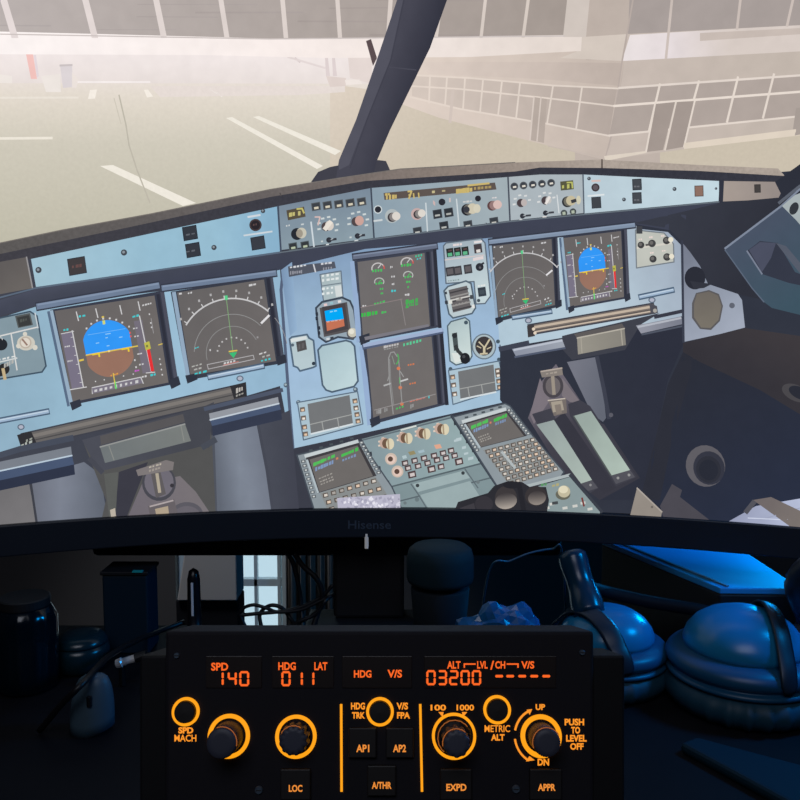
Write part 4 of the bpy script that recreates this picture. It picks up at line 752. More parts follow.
for x_, y_, w in ((405, 463, 6.4), (408, 468, 6.4), (412, 474.5, 8), (414.5, 460.5, 6.4), (418, 466, 6.4), (424, 458, 6.4), (427.5, 463, 6.4), (431.5, 469, 8), (434, 455.5, 6.4), (437, 460, 6.4), (441, 466.5, 6.6), (443, 453, 6.4), (446, 458, 6.4), (451, 450.5, 6.4), (454.5, 455.5, 6.4), (459, 461.5, 8)):
    p.sq(x_, y_, w, w * .82, (82, 66, 68), -13); p.up(); p.sq(x_ + .3, y_ + .2, w * .6, w * .42, (206, 196, 194), -13); p.up()
_pics.append(p)
def keyboard_unit(o, sc_, k0, rows, cols, keyq, pale):
    p = Pic('keyboard_unit', None, 'flight computer keyboard unit with small green text screen')
    p.pan(o, (142, 152, 158), (72, 80, 90), 1.4)
    qs = quad(*sc_); p.poly([qs(-.06, -.1), qs(1.05, -.1), qs(1.06, 1.02), qs(-.05, 1.02)], (64, 62, 66)); p.up(); p.poly(sc_, (110, 106, 104)); p.up()
    p.line([qs(-.06, -.13), qs(1.04, -.12)], 3.4, (198, 206, 208)); p.line([qs(-.05, 0), qs(-.03, 1)], 2, (176, 188, 194)); p.up()
    p.dash(*qs(.04, .18), *qs(.5, .10), 3.4, (84, 190, 92), 6, .9); p.dash(*qs(.62, .16), *qs(.99, .1), 3.4, (76, 188, 84), 5, .9); p.dash(*qs(.05, .33), *qs(.45, .26), 3.6, (128, 152, 190), 7, .8); p.dash(*qs(.6, .3), *qs(.9, .26), 2.8, (124, 146, 180), 5, .7); p.dash(*qs(.5, .2), *qs(.58, .2), 2, (206, 130, 100), 1)
    for v in (.62, .72, .8): p.dash(*qs(.06, v), *qs(.34, v - .04), 1.4, (160, 156, 150), 5)
    L0, L1, R0, R1 = qs(-.13, .0), qs(-.12, 1.08), qs(1.1, -.05), qs(1.12, .95)
    for k in range(9):
        t = k / 8
        for A, B in ((L0, L1), (R0, R1)): p.sq(A[0] + (B[0] - A[0]) * t, A[1] + (B[1] - A[1]) * t, 4.4, 3, (96, 102, 108)); 
    p.up()
    for k in range(9):
        t = k / 8
        for A, B in ((L0, L1), (R0, R1)): p.sq(A[0] + (B[0] - A[0]) * t, A[1] + (B[1] - A[1]) * t, 2, 1.4, (206, 210, 208))
    for k in range(5): p.sq(*qs(.08 + k * .22, -.25), 3.6, 1.8, (76, 84, 90))
    kq = quad(*keyq); p.poly(list(keyq), (138, 142, 142)); p.up()
    for j in range(rows):
        for i in range(cols):
            x_, y_ = kq((i + .5) / cols, (j + .5) / rows); p.sq(x_, y_, k0 * 1.2, k0 * .98, (88, 78, 72), -13)
    p.up()
    for j in range(rows):
        for i in range(cols):
            x_, y_ = kq((i + .5) / cols, (j + .5) / rows); p.sq(x_ + .3, y_, k0 * .78, k0 * .56, random.choice(((214, 206, 196), (196, 188, 178), (224, 200, 178), (170, 164, 158))), -13)
    p.up(); return p
p = keyboard_unit([(297, 455), (358, 440), (364, 446), (392, 487), (403, 512), (402, 522), (318, 522)], [(309.5, 459.5), (357.5, 445.5), (373, 476), (319.5, 492)], 4.4, 4, 7, [(320, 493), (375, 476), (396, 508), (332, 520)], True)
p.poly([(337, 498), (400, 494), (401, 522), (339, 522)], (186, 184, 202)); p.up()
for k in range(70): x_, y_ = random.uniform(341, 399), random.uniform(497, 510); p.sq(x_, y_, random.uniform(1.5, 4), random.uniform(1, 3), random.choice(((214, 212, 226), (160, 158, 178), (172, 170, 190), (230, 228, 238))), random.uniform(-60, 60))
_pics.append(p)
p = keyboard_unit([(453, 417), (505, 403.5), (510, 406), (536, 440), (564, 472), (560, 478), (502, 494)], [(467, 424), (506, 412.5), (524, 436), (481, 447)], 3.9, 8, 8, [(483, 450), (534, 437), (560, 470), (510, 486)], True)
p.line([(502, 452), (515, 468)], 2.6, (176, 184, 186)); p.line([(500, 493), (570, 475)], 3, (172, 182, 184)); _pics.append(p)
p = Pic('throttle_quadrant', None, 'dark rounded throttle grips and panel with one cream knob')
p.poly([(500, 497), (570, 477), (600, 512), (600, 520), (510, 522)], (138, 154, 156)); p.up(); p.line([(570, 475), (602, 512)], 3, (60, 64, 74))
p.circ(563, 494.5, 7.4, (104, 104, 92), 5.4); p.up(); p.circ(564, 491.5, 6.2, (196, 188, 160), 6); p.up(); p.circ(563.4, 489.5, 4.6, (226, 218, 190), 3.8)
for x_, y_ in ((552, 504), (565, 508), (575, 506), (583, 503), (547, 508), (590, 509)): p.sq(x_, y_, 5, 2.6, (206, 206, 200)); 
p.up(); p.line([(582, 498), (584, 506)], 1.8, (120, 60, 58)); p.sq(555, 503, 6, 3, (70, 74, 78)); p.dash(552, 486, 560, 484, 2.6, (176, 168, 120), 2); p.dash(541, 485, 548, 484, 3, (90, 150, 100), 2)
p.up(); p.poly([(454, 512), (458, 502), (478, 496), (488, 493), (494, 486), (508, 481), (522, 482), (530, 487), (546, 487), (549, 500), (546, 518), (454, 518)], (46, 46, 52)); p.up()
p.circ(506, 498, 11, (62, 58, 60), 12); p.circ(536, 496, 11, (58, 54, 56), 10); p.circ(484, 504, 9, (56, 54, 60), 8); p.up(); p.circ(506, 501, 11, lg((504, 494), (66, 62, 64), (506, 509), (178, 168, 158)), 8, -8); p.circ(537, 498, 9, lg((536, 491), (62, 58, 60), (537, 505), (152, 142, 134)), 7, -8); p.circ(512, 485, 9, (40, 40, 46), 3.6); p.line([(519, 484), (524, 512)], 5, (40, 40, 46))
p.poly([(460, 508), (474, 503), (476, 512), (460, 514)], (64, 62, 68)); _pics.append(p)
for p in _pics: p.build(SCREEN)
# ================================================================== the setting
M_WALL = pmat('dark painted wall', (0.085, 0.075, 0.07), 0.8, bump=.1, bscale=120)
M_FLOOR = pmat('dark wooden floor', (0.035, 0.025, 0.02), 0.6, var=.3, bscale=9)
M_CEIL = pmat('ceiling paint', (0.2, 0.2, 0.2), 0.9)
RX0, RX1, RY0, RY1, RH = -1.9, 1.9, -1.6, 2.0, 2.5
def struct(name, mb, mat):
    return tag(mb.build(name, mat), kind='structure')
struct('floor', MB().box(RX0 - .1, RX1 + .1, RY0 - .1, RY1 + .1, -.1, 0), M_FLOOR)
struct('ceiling', MB().box(RX0 - .1, RX1 + .1, RY0 - .1, RY1 + .1, RH, RH + .1), M_CEIL)
struct('wall_left', MB().box(RX0 - .1, RX0, RY0 - .1, RY1 + .1, 0, RH), M_WALL)
struct('wall_right', MB().box(RX1, RX1 + .1, RY0 - .1, RY1 + .1, 0, RH), M_WALL)
struct('wall_front', MB().box(RX0, RX1, RY0 - .1, RY0, 0, RH), M_WALL)
wx0, wx1 = -0.56, at_y(287.5, 590, RY1).x; wz0, wz1 = 0.08, 1.95
wb = MB().box(RX0, wx0, RY1, RY1 + .1, 0, RH).box(wx1, RX1, RY1, RY1 + .1, 0, RH).box(wx0, wx1, RY1, RY1 + .1, 0, wz0).box(wx0, wx1, RY1, RY1 + .1, wz1, RH)
struct('wall_back', wb, M_WALL)
M_FRAME = pmat('pale window frame', (0.62, 0.72, 0.76), 0.5)
fr = MB(); t = .018
fr.box(wx0, wx0 + t, RY1 + .03, RY1 + .07, wz0, wz1).box(wx1 - t, wx1, RY1 + .03, RY1 + .07, wz0, wz1).box(wx0, wx1, RY1 + .03, RY1 + .07, wz0, wz0 + t).box(wx0, wx1, RY1 + .03, RY1 + .07, wz1 - t, wz1)
vx = at_y(256.5, 590, RY1 + .05).x; vx2 = at_y(280, 590, RY1 + .05).x
fr.box(vx - .004, vx + .004, RY1 + .04, RY1 + .06, wz0, wz1).box(vx2 - .004, vx2 + .004, RY1 + .035, RY1 + .06, wz0, wz1)
zt = at_y(262, 581.5, RY1 + .05).z
for z_ in (zt, zt + .45, zt + .9): fr.box(wx0, wx1, RY1 + .04, RY1 + .06, z_ - .009, z_ + .009)
w1 = tag(fr.build('window_1', M_FRAME), kind='structure')
gm = bpy.data.materials.new('window glass'); gm.use_nodes = True; nt = gm.node_tree; nt.nodes.clear()
o_ = nt.nodes.new('ShaderNodeOutputMaterial'); a_ = nt.nodes.new('ShaderNodeBsdfTransparent'); b_ = nt.nodes.new('ShaderNodeBsdfGlossy'); m_ = nt.nodes.new('ShaderNodeMixShader')
b_.inputs['Roughness'].default_value = .02; m_.inputs[0].default_value = .05
nt.links.new(a_.outputs[0], m_.inputs[1]); nt.links.new(b_.outputs[0], m_.inputs[2]); nt.links.new(m_.outputs[0], o_.inputs[0])
MB().box(wx0 + .01, wx1 - .01, RY1 + .047, RY1 + .052, wz0 + .01, wz1 - .01).build('window_pane', gm, w1)
w = bpy.data.worlds.new('overcast daylight'); SC.world = w; w.use_nodes = True
bg = w.node_tree.nodes['Background']; bg.inputs[0].default_value = (*lin((196, 226, 240)), 1); bg.inputs[1].default_value = 1.0

# ---- desk
M_DESK = pmat('black desk top', (0.007, 0.007, 0.010), 0.6, var=.25, bscale=30, spec=.15)
dt = empty('desk', Vector((0, 0.5, 0)), 'black desk carrying the monitor, the glowing control panel and the headphones', 'desk')
bevel(MB().box(-.85, .85, .10, .90, DESK - .03, DESK).build('desk_top', M_DESK, dt), .003)
for x_ in (-.78, .78):
    for y_ in (.16, .84): MB().box(x_ - .025, x_ + .025, y_ - .025, y_ + .025, 0, DESK - .03).build('leg', M_BACK, dt)

# ================================================================== the backlit autopilot panel
TILT = rad(17)
FN = Vector((0, -cos(TILT), sin(TILT))); FV = Vector((0, sin(TILT), cos(TILT)))    # panel normal, panel up
FC = CAM + ray(380, 720) * 0.44
def pl(px, py, lift=0.0):
    d = ray(px, py); t_ = (FC - CAM).dot(FN) / d.dot(FN); return CAM + d * t_ + FN * lift
PXM = (pl(390, 720) - pl(380, 720)).length / 10
def prism(pts, l0, l1, name, mat, parent, bv=0, fn=pl, label=None):
    n = len(pts); v = [fn(x, y, l0) for x, y in pts] + [fn(x, y, l1) for x, y in pts]
    f = [tuple(range(n))[::-1], tuple(range(n, 2 * n))] + [(i, (i + 1) % n, n + (i + 1) % n, n + i) for i in range(n)]
    o = mesh(name, v, f, mat, parent, label=label)
    if bv: bevel(o, bv)
    return o
def rect(x0, y0, x1, y1): return [(x0, y0), (x1, y0), (x1, y1), (x0, y1)]
M_PAN = pmat('black control panel', (0.014, 0.013, 0.018), 0.7, bump=.05, bscale=400, spec=.2)
M_PANB = pmat('black panel housing', (0.008, 0.008, 0.010), 0.6, spec=.2)
M_WIN = pmat('smoked display glass', (0.019, 0.013, 0.013), 0.35)
M_KEY = pmat('black key plastic', (0.011, 0.009, 0.010), 0.55)
M_KNOB = pmat('dark slate knob', (0.050, 0.055, 0.085), 0.5)
def glow(name, c, s=1.0): return pmat(name, (0, 0, 0), .5, emit=lin(c), strength=s)
M_RING = glow('amber backlight', (255, 162, 24), 1.05); M_TXT = glow('amber legend', (255, 152, 42), 1.0); M_RED = glow('orange red digits', (255, 104, 34), 1.0); M_KTX = glow('amber key legend', (250, 150, 60), .9); M_SPECK = glow('faint amber light leak', (200, 112, 50), .6)
M_SCR = pmat('blue grey screw', (.12, .17, .24), .4, .6)
fb = pl(380, 850)
cp = empty('autopilot_panel', Vector((fb.x, fb.y - .01, DESK)), 'black autopilot control panel with glowing amber rings and orange digits reading 140, 011 and 03200', 'control panel')
prism([(165, 631), (594, 631), (594, 850), (165, 850)], -.055, 0, 'faceplate', M_PAN, cp, .002)
for a, b in ((137, 165.5), (593.5, 627)): prism(rect(a, 656, b, 856), -.05, -.004, 'side_flange', M_PANB, cp, .0015)
# stand under the panel
bL, bR = pl(200, 846, -.045), pl(560, 846, -.010)
zb = min(bL.z, bR.z)
for xa in (bL.x, bR.x - .03):
    y0, y1 = bR.y, bL.y + .03
    zt0 = pl(200, 849, -.006).z - .001
    MB().add([(xa, y0 - .005, DESK), (xa + .03, y0 - .005, DESK), (xa + .03, y1 + .03, DESK), (xa, y1 + .03, DESK), (xa, y0, zt0), (xa + .03, y0, zt0), (xa + .03, y1, zb), (xa, y1, zb)], [(0, 1, 2, 3), (4, 7, 6, 5), (0, 4, 5, 1), (1, 5, 6, 2), (2, 6, 7, 3), (3, 7, 4, 0)]).build('stand_foot', M_PANB, cp)
wins = {}
for k, (x0, x1) in {'a': (206, 262), 'b': (272, 334), 'c': (342, 412), 'd': (424, 556)}.items():
    wins[k] = prism(rect(x0, 656, x1, 688), -.003, .0006, 'display_window', M_WIN, cp, .0003)
def seg7(ch, x0, y0, x1, y1, parent, w=2.1):
    ym = (y0 + y1) / 2; g = -.1; mb = MB(); k = (x1 - x0) * .06
    S7 = {'a': ((x0 + g, y0), (x1 - g, y0)), 'g': ((x0 + g, ym), (x1 - g, ym)), 'd': ((x0 + g, y1), (x1 - g, y1)), 'f': ((x0, y0 + g), (x0, ym - g)), 'b': ((x1, y0 + g), (x1, ym - g)), 'e': ((x0, ym + g), (x0, y1 - g)), 'c': ((x1, ym + g), (x1, y1 - g))}
    for s_ in {'0': 'abcdef', '1': 'bc', '2': 'abged', '3': 'abgcd', '4': 'fgbc', '-': 'g'}[ch]:
        (ax, ay), (bx, by) = S7[s_]; h = w / 2
        if ay == by: q = [(ax, ay), (ax + h * .7, ay - h), (bx - h * .7, ay - h), (bx, ay), (bx - h * .7, ay + h), (ax + h * .7, ay + h)]
        else: q = [(ax, ay + h * .3), (ax + h, ay + h), (ax + h, by - h), (ax, by - h * .3), (ax - h, by - h), (ax - h, ay + h)]
        n = len(mb.v); mb.v += [pl(x, y, .0009) for x, y in q] + [pl(x, y, .0007) for x, y in q]; m_ = len(q)
        mb.f += [tuple(range(n, n + m_)), tuple(range(n + m_, n + 2 * m_))[::-1]] + [(n + i, n + (i + 1) % m_, n + m_ + (i + 1) % m_, n + m_ + i) for i in range(m_)]
    return mb.build('digit' if ch != '-' else 'dash', M_RED, parent)
for ch, x0, x1 in (('1', 217, 223), ('4', 229, 236), ('0', 240.6, 248.4)): seg7(ch, x0, 672, x1, 685, wins['a'])
for ch, x0, x1 in (('0', 282.6, 289.8), ('1', 295, 302), ('1', 306.5, 313.5)): seg7(ch, x0, 672, x1, 685, wins['b'])
for i, ch in enumerate('03200'): seg7(ch, 427.3 + i * 11.35, 671, 434.6 + i * 11.35, 684, wins['d'])
for x_ in (496, 507, 519, 531, 543): seg7('-', x_ - 1, 670, x_ + 7, 682, wins['d'], 2.6)
def txt(s_, x0, y0, x1, y1, mat, parent, off=.02, lift=.0003, name='legend', label=None):
    text_on(lambda x, y: pl(x, y, lift), s_, x0, y0, x1, y1, name, mat, parent, off, label)
txt('SPD', 211.5, 662.5, 228.5, 670.5, M_RED, wins['a'], .03, .0009); txt('HDG', 278.5, 662, 296, 670, M_RED, wins['b'], .03, .0009); txt('LAT', 314.5, 662, 327.5, 670, M_RED, wins['b'], .03, .0009)
txt('HDG', 354, 670, 371.5, 677.5, M_RED, wins['c'], .03, .0009); txt('V/S', 387.5, 669.5, 402, 677.5, M_RED, wins['c'], .03, .0009)
txt('ALT', 447, 661, 460.5, 668.5, M_RED, wins['d'], .03, .0009); txt('LVL', 477, 661, 487.5, 668.5, M_RED, wins['d'], .03, .0009); txt('/', 490, 660.5, 494, 669.5, M_RED, wins['d'], .03, .0009); txt('CH', 495, 661, 505, 668.5, M_RED, wins['d'], .03, .0009); txt('V/S', 521, 661, 534, 668.5, M_RED, wins['d'], .03, .0009)
for x0, x1, tx in ((463.5, 475.5, 464.2), (506.5, 518.5, 517.8)):
    prism(rect(x0, 663.2, x1, 664.6), .0007, .0009, 'bracket', M_RED, wins['d']); prism(rect(tx - .7, 663.2, tx + .7, 667.6), .0007, .0009, 'bracket', M_RED, wins['d'])
# separators
for x0, x1 in ((341.2, 341.6), (420.2, 422.0)):
    prism([(x0 - 1.2, 704), (x0 + 1.2, 704), (x1 + 1.2, 791.5), (x1 - 1.2, 791.5)], 0, .0006, 'separator_line', M_RING, cp)
def annulus(cx, cy, r0, r1, l0, l1, name, mat, parent, a0=0, a1=360, n=64, taper=False):
    c = pl(cx, cy); full = a1 - a0 >= 360; v = []; f = []; m_ = n if full else n + 1
    for i in range(m_):
        a = rad(a0 + (a1 - a0) * i / n); u = RT * cos(a) + FV * sin(a)
        w_ = 1 if not taper else sin(pi * i / n) ** .35
        ra, rb = (r1 - (r1 - r0) * w_) * PXM, r1 * PXM
        v += [c + u * ra + FN * l0, c + u * rb + FN * l0, c + u * rb + FN * l1, c + u * ra + FN * l1]
    for i in range(n if full else n):
        j = (i + 1) % m_
        for k in range(4): f.append((4 * i + k, 4 * i + (k + 1) % 4, 4 * j + (k + 1) % 4, 4 * j + k))
    if not full: f += [(0, 1, 2, 3), tuple(4 * n + k for k in (3, 2, 1, 0))]
    return mesh(name, v, f, mat, parent)
def fl(c, prof, name, mat, parent, n=48, wob=None, smooth=True):
    v, f = lathe_v(c, [(r * PXM, h) for r, h in prof], n, FN, RT, FV, wob); o = mesh(name, v, f, mat, parent, smooth)
    return o
def ring_button(cx, cy):
    o = fl(pl(cx, cy), [(10.4, 0), (10.4, .0030), (9.6, .0038), (0.1, .0040)], 'push_button', M_KEY, cp, smooth=False); annulus(cx, cy, 11, 13.8, 0, .0012, 'glow_ring', M_RING, o)
    return o
b1 = ring_button(186, 711.5); b2 = ring_button(380, 711.5); b3 = ring_button(497, 709.5)
txt('SPD', 178.5, 727, 193.5, 733.5, M_TXT, b1, .05); txt('MACH', 174.5, 734.5, 196.5, 741.5, M_TXT, b1, .02)
txt('HDG', 351, 702.5, 365, 709.5, M_TXT, b2, .04); txt('TRK', 352, 712, 365, 718.5, M_TXT, b2, .04); txt('V/S', 396.5, 702.5, 408, 709.5, M_TXT, b2, .04); txt('FPA', 397, 712, 410, 718.5, M_TXT, b2, .04)
txt('METRIC', 484.5, 725, 510, 732, M_TXT, b3, .015); txt('ALT', 491, 734, 504.5, 740.5, M_TXT, b3, .04)
def knob_p(cx, cy, r_out, r_in, kr, h, scallop=None, base=None, flare=0):
    ko = empty_part = None
    wob = (lambda a, i: 1 - scallop[1] * (0.5 + 0.5 * cos(a * scallop[0])) ** 2 if i < 5 else 1) if scallop else None
    prof = [(kr * .98, 0.0), (kr, .001), (kr, h * .55), (kr * .99, h - .0022), (kr * .955, h - .0006), (kr * .88, h), (kr * .55, h + .0001), (.1, h + .0001)]
    ko = fl(pl(cx, cy), prof, 'rotary_knob', M_KNOB, cp, 72, wob)
    annulus(cx, cy, r_in, r_out, 0, .0008, 'glow_ring', M_RING, ko)
    if base: fl(pl(cx, cy), [(base, 0), (base, .004), (base * .93, .006), (.1, .006)], 'knob_base', M_KEY, ko, 48, lambda a, i: 1 - .06 * abs(cos(a * 4)))
    return ko
k1 = knob_p(229, 736, 21, 17, 14.6, .0200); k2 = knob_p(296, 736.5, 20.6, 17, 14.6, .0120, (12, .16)); k3 = knob_p(454, 736, 22, 19.2, 13.4, .0210, (10, .12), 17); k4 = knob_p(541, 736, 20.5, 16, 13.6, .0190, (36, .04))
def specks(k, cx, cy, r, h, a0, a1, n, w_=1.0):     # light leaking up around the cap edge
    c = pl(cx, cy); mb = MB(); pts = []
    for i in range(n + 1):
        a = rad(a0 + (a1 - a0) * i / n); rr = r * (1 + .02 * (i % 2)); pts.append(c + (RT * cos(a) + FV * sin(a)) * rr * PXM + FN * h)
    mb.tube(pts, .00022 * w_, 6); mb.build('edge_light', M_SPECK, k)
specks(k1, 229, 736, 14.6, .0192, -10, 110, 26); specks(k3, 454, 736, 13.2, .0203, 50, 190, 24); specks(k4, 541, 736, 13.6, .0183, 30, 200, 36); specks(k2, 296, 736.5, 13.6, .0115, 60, 150, 12); specks(k3, 454, 736, 16.4, .0058, 40, 230, 20)
txt('100', 430.5, 704.5, 446, 710.5, M_TXT, k3, .03); txt('1000', 456.5, 704.5, 474, 710.5, M_TXT, k3, .03)
for x_ in (441, 464.5): prism([(x_ - 2.6, 712), (x_ + 2.6, 712), (x_ + (1.6 if x_ < 450 else -1.6), 717)], 0, .0005, 'arrow', M_TXT, k3)
txt('UP', 535.5, 704, 545, 710, M_TXT, k4, .04); txt('DN', 537.5, 758.5, 549, 765.5, M_TXT, k4, .04)
annulus(541, 736, 25.2, 27.2, 0, .0006, 'arrow', M_TXT, k4, 118, 168, 24); annulus(541, 736, 25.2, 27.2, 0, .0006, 'arrow', M_TXT, k4, 186, 240, 24)
prism([(532, 709), (526.5, 709.8), (529.6, 714.6)], 0, .0006, 'arrow', M_TXT, k4); prism([(534.5, 760), (526, 761.2), (529.4, 756)], 0, .0006, 'arrow', M_TXT, k4)
for i, (s_, a, b) in enumerate((('PUSH', 564.5, 584), ('TO', 571, 580), ('LEVEL', 566, 586.5), ('OFF', 570, 583.5))): txt(s_, a, 718.6 + i * 8.1, b, 725.4 + i * 8.1, M_TXT, k4, .04)
for s_, x0, y0, x1, y1, bx in (('AP1', 356.5, 743.5, 369.5, 751, (349, 727, 376.5, 757)), ('AP2', 393, 743.5, 406, 751, (386, 727, 413.5, 757)), ('A/THR', 372, 780.5, 391.5, 787.5, (367.5, 764.5, 396, 795)), ('LOC', 289.5, 783.5, 303, 790.5, (281, 768, 311, 799)), ('EXPD', 446, 782.5, 466, 789.5, (440, 768, 471.5, 799)), ('APPR', 537, 782.5, 554.5, 789.5, (529, 768, 561, 799))):
    k = prism(rect(*bx), -.001, .0028, 'push_key', M_KEY, cp, .0006); txt(s_, x0, y0, x1, y1, M_KTX, k, .03, .0029)
for x_, y_, r_ in ((259, 790, 4), (516, 789, 4), (177, 655.5, 3), (582, 652.5, 3)):
    s_ = fl(pl(x_, y_), [(r_, 0), (r_, .0006), (r_ * .8, .0012), (.05, .0012)], 'screw', M_SCR, cp, 20, smooth=False); prism(rect(x_ - r_ * .7, y_ - .5, x_ + r_ * .7, y_ + .5), .0011, .0013, 'slot', M_KEY, s_)

# ================================================================== headphones on the right
M_SHELL = pmat('shell tinted with blue light', (0.008, 0.20, 0.42), 0.28); M_SHELLD = pmat('rim tinted with dim blue light', (0.006, 0.075, 0.17), 0.4)  # blue lamp light is mixed into the shell and rim colours
M_CUSH = pmat('cushion tinted with blue light', (0.005, 0.05, 0.09), 0.6, bump=.15, bscale=90); M_STRAP = pmat('dark rubber strap', (0.010, 0.022, 0.040), 0.4)  # cushion colour carries the blue light as well
lc = desk(622, 709); lc = Vector((lc.x, lc.y + .056, DESK)); rc = desk(774, 738); rc = Vector((rc.x, rc.y + .066, DESK)); VS = .87
hs = empty('headphones', Vector(((lc.x + rc.x) / 2, (lc.y + rc.y) / 2, DESK)), 'large over-ear headphones lying cups-down in blue light to the right of the control panel', 'headphones')
def cup(c, s, ang):
    k = s
    cu_ = [(.045, 0), (.056, .004), (.060, .012), (.060, .019), (.056, .026), (.050, .0275)]
    wr = lambda a, i: 1 + (.05 * max(0, sin(a * 26)) * (1 if 1 <= i <= 4 else 0) * (.5 + .5 * sin(a * 3 + 1)) if 1 <= i <= 4 else 0)
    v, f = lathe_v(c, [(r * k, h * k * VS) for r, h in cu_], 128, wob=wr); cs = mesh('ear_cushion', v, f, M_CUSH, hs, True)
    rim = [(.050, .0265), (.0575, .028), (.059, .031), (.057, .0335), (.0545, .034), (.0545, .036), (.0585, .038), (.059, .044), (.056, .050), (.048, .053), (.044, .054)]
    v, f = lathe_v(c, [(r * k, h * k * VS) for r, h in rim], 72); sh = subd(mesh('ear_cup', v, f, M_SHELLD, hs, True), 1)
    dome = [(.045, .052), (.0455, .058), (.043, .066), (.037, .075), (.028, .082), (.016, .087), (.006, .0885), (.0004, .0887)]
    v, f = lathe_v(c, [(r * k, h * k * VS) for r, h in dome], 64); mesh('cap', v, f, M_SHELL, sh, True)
    # strap passing over the cap
    d = Vector((cos(ang), sin(ang), 0)); sd = Vector((-sin(ang), cos(ang), 0)); pts = [(-.0600, .034), (-.0575, .050), (-.049, .060), (-.044, .070), (-.037, .079), (-.026, .0865), (-.012, .0915), (0, .093), (.012, .0915), (.026, .0865), (.037, .079), (.044, .070), (.049, .060), (.0575, .050), (.0600, .034)]
    return cs, d, sd, pts
def strap(c, k, d, sd, off, wd, pts):
    mb = MB(); v = []; f = []
    for r, h in pts:
        for s_, e in ((-1, 0), (1, 0), (1, 1), (-1, 1)):
            # follow the cap at this sideways offset
            o_ = off + s_ * wd / 2; sc = math.sqrt(max(.05, 1 - (o_ / .062) ** 2)); hh = h - .055 * (1 - sc) if abs(r) < .045 else h
            v.append(c + d * r * k * sc * (1 + .03 * e) + sd * o_ * k + Vector((0, 0, (hh * VS + .003 * e) * k)))
    for i in range(len(pts) - 1):
        for q in range(4): f.append((4 * i + q, 4 * i + (q + 1) % 4, 4 * i + 4 + (q + 1) % 4, 4 * i + 4 + q))
    f += [(0, 1, 2, 3), tuple(4 * len(pts) - 4 + q for q in (3, 2, 1, 0))]
    return subd(mesh('yoke', v, f, M_STRAP, hs, True), 1)
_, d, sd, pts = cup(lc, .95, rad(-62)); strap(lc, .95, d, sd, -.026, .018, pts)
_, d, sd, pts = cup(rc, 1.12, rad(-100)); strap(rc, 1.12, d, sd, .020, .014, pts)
# slider arm rising behind the left cup, and the headband behind both cups
ap = smooth_path([at_y(590, 616, lc.y - .004), at_y(584, 594, lc.y + .012), at_y(577, 573, lc.y + .024), at_y(571, 551, lc.y + .034)], 6)
v, f = tube_v(ap, [.0150 - .0022 * i / 18 + .0010 * sin(i * .5) - .004 * (i == 18) for i in range(19)], 14)
mesh('slider_arm', v, f, pmat('dark glossy arm', (.006, .035, .07), .25), hs, True)
b0 = rc + Vector((.050, .03, .07))
v, f = tube_v(smooth_path([rc + Vector((.055, .010, .052)), rc + Vector((.064, .012, .070)), at_y(797, 588, .705), at_y(808, 568, .695), at_y(846, 548, .67)], 6), .0105, 12)
mesh('cup_hinge', v, f, M_STRAP, hs, True)
M_BAND = pmat('black headband', (.006, .008, .012), .7, spec=.15)
v, f = tube_v(smooth_path([at_y(580, 584, lc.y + .020), at_y(606, 592, .80), at_y(650, 602, .79), at_y(698, 610, .768), rc + Vector((.0, .046, .062))], 8), .0062, 12)
mesh('headband', v, f, M_BAND, hs, True)

# ---- white flat-topped box under the right end of the monitor
M_WHT = pmat('lid tinted with blue light', (0.02, 0.30, 0.66), 0.55)  # pale lid; the blue of the lamp is put into its base colour
H_ = CAM.z - .25 - DESK
c4 = [desk(x, y, H_) for x, y in ((720, 588), (812, 595), (812, 560), (622, 548))]
far = .955
def ext(a, b): t_ = (far - a.y) / (b.y - a.y); return a + (b - a) * t_
pts = [c4[0], Vector((c4[1].x, c4[0].y - .003, c4[0].z)), Vector((c4[1].x, far, c4[0].z)), ext(c4[0], c4[3])]
bx = empty('flat_box', Vector((sum(p_.x for p_ in pts) / 4, .86, DESK)), 'flat box with blue light put into its top colour, behind the headphones, under the right end of the monitor', 'box')
dn = Vector((0, 0, -1))
cz = lambda a: Vector((a.x, a.y, DESK))
v = [cz(a) for a in pts] + [a + dn * .006 for a in pts]
bevel(mesh('body', v, [(3, 2, 1, 0), (4, 5, 6, 7)] + [(i, (i + 1) % 4, 4 + (i + 1) % 4, 4 + i) for i in range(4)], M_BACK, bx), .002)
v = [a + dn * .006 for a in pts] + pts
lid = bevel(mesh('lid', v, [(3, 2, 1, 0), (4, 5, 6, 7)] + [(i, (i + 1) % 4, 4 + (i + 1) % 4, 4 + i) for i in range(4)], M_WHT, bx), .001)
e_ = (pts[3] - pts[0]).normalized(); s_ = Vector((e_.y, -e_.x, 0))
up = Vector((0, 0, .0015))
v = [pts[0] + s_ * .008, pts[0] + s_ * .011, pts[3] + s_ * .011, pts[3] + s_ * .008]; v = v + [a + up for a in v]
mesh('groove_strip', v, [(3, 2, 1, 0), (4, 5, 6, 7)] + [(i, (i + 1) % 4, 4 + (i + 1) % 4, 4 + i) for i in range(4)], pmat('blue grey strip', (.1, .16, .22), .5), lid)
# small pale paper corner in front of it
pa = [desk(x, y, .080) for x, y in ((736, 595), (752, 603.5), (778, 604.5), (764, 597.5))]
H2 = .080

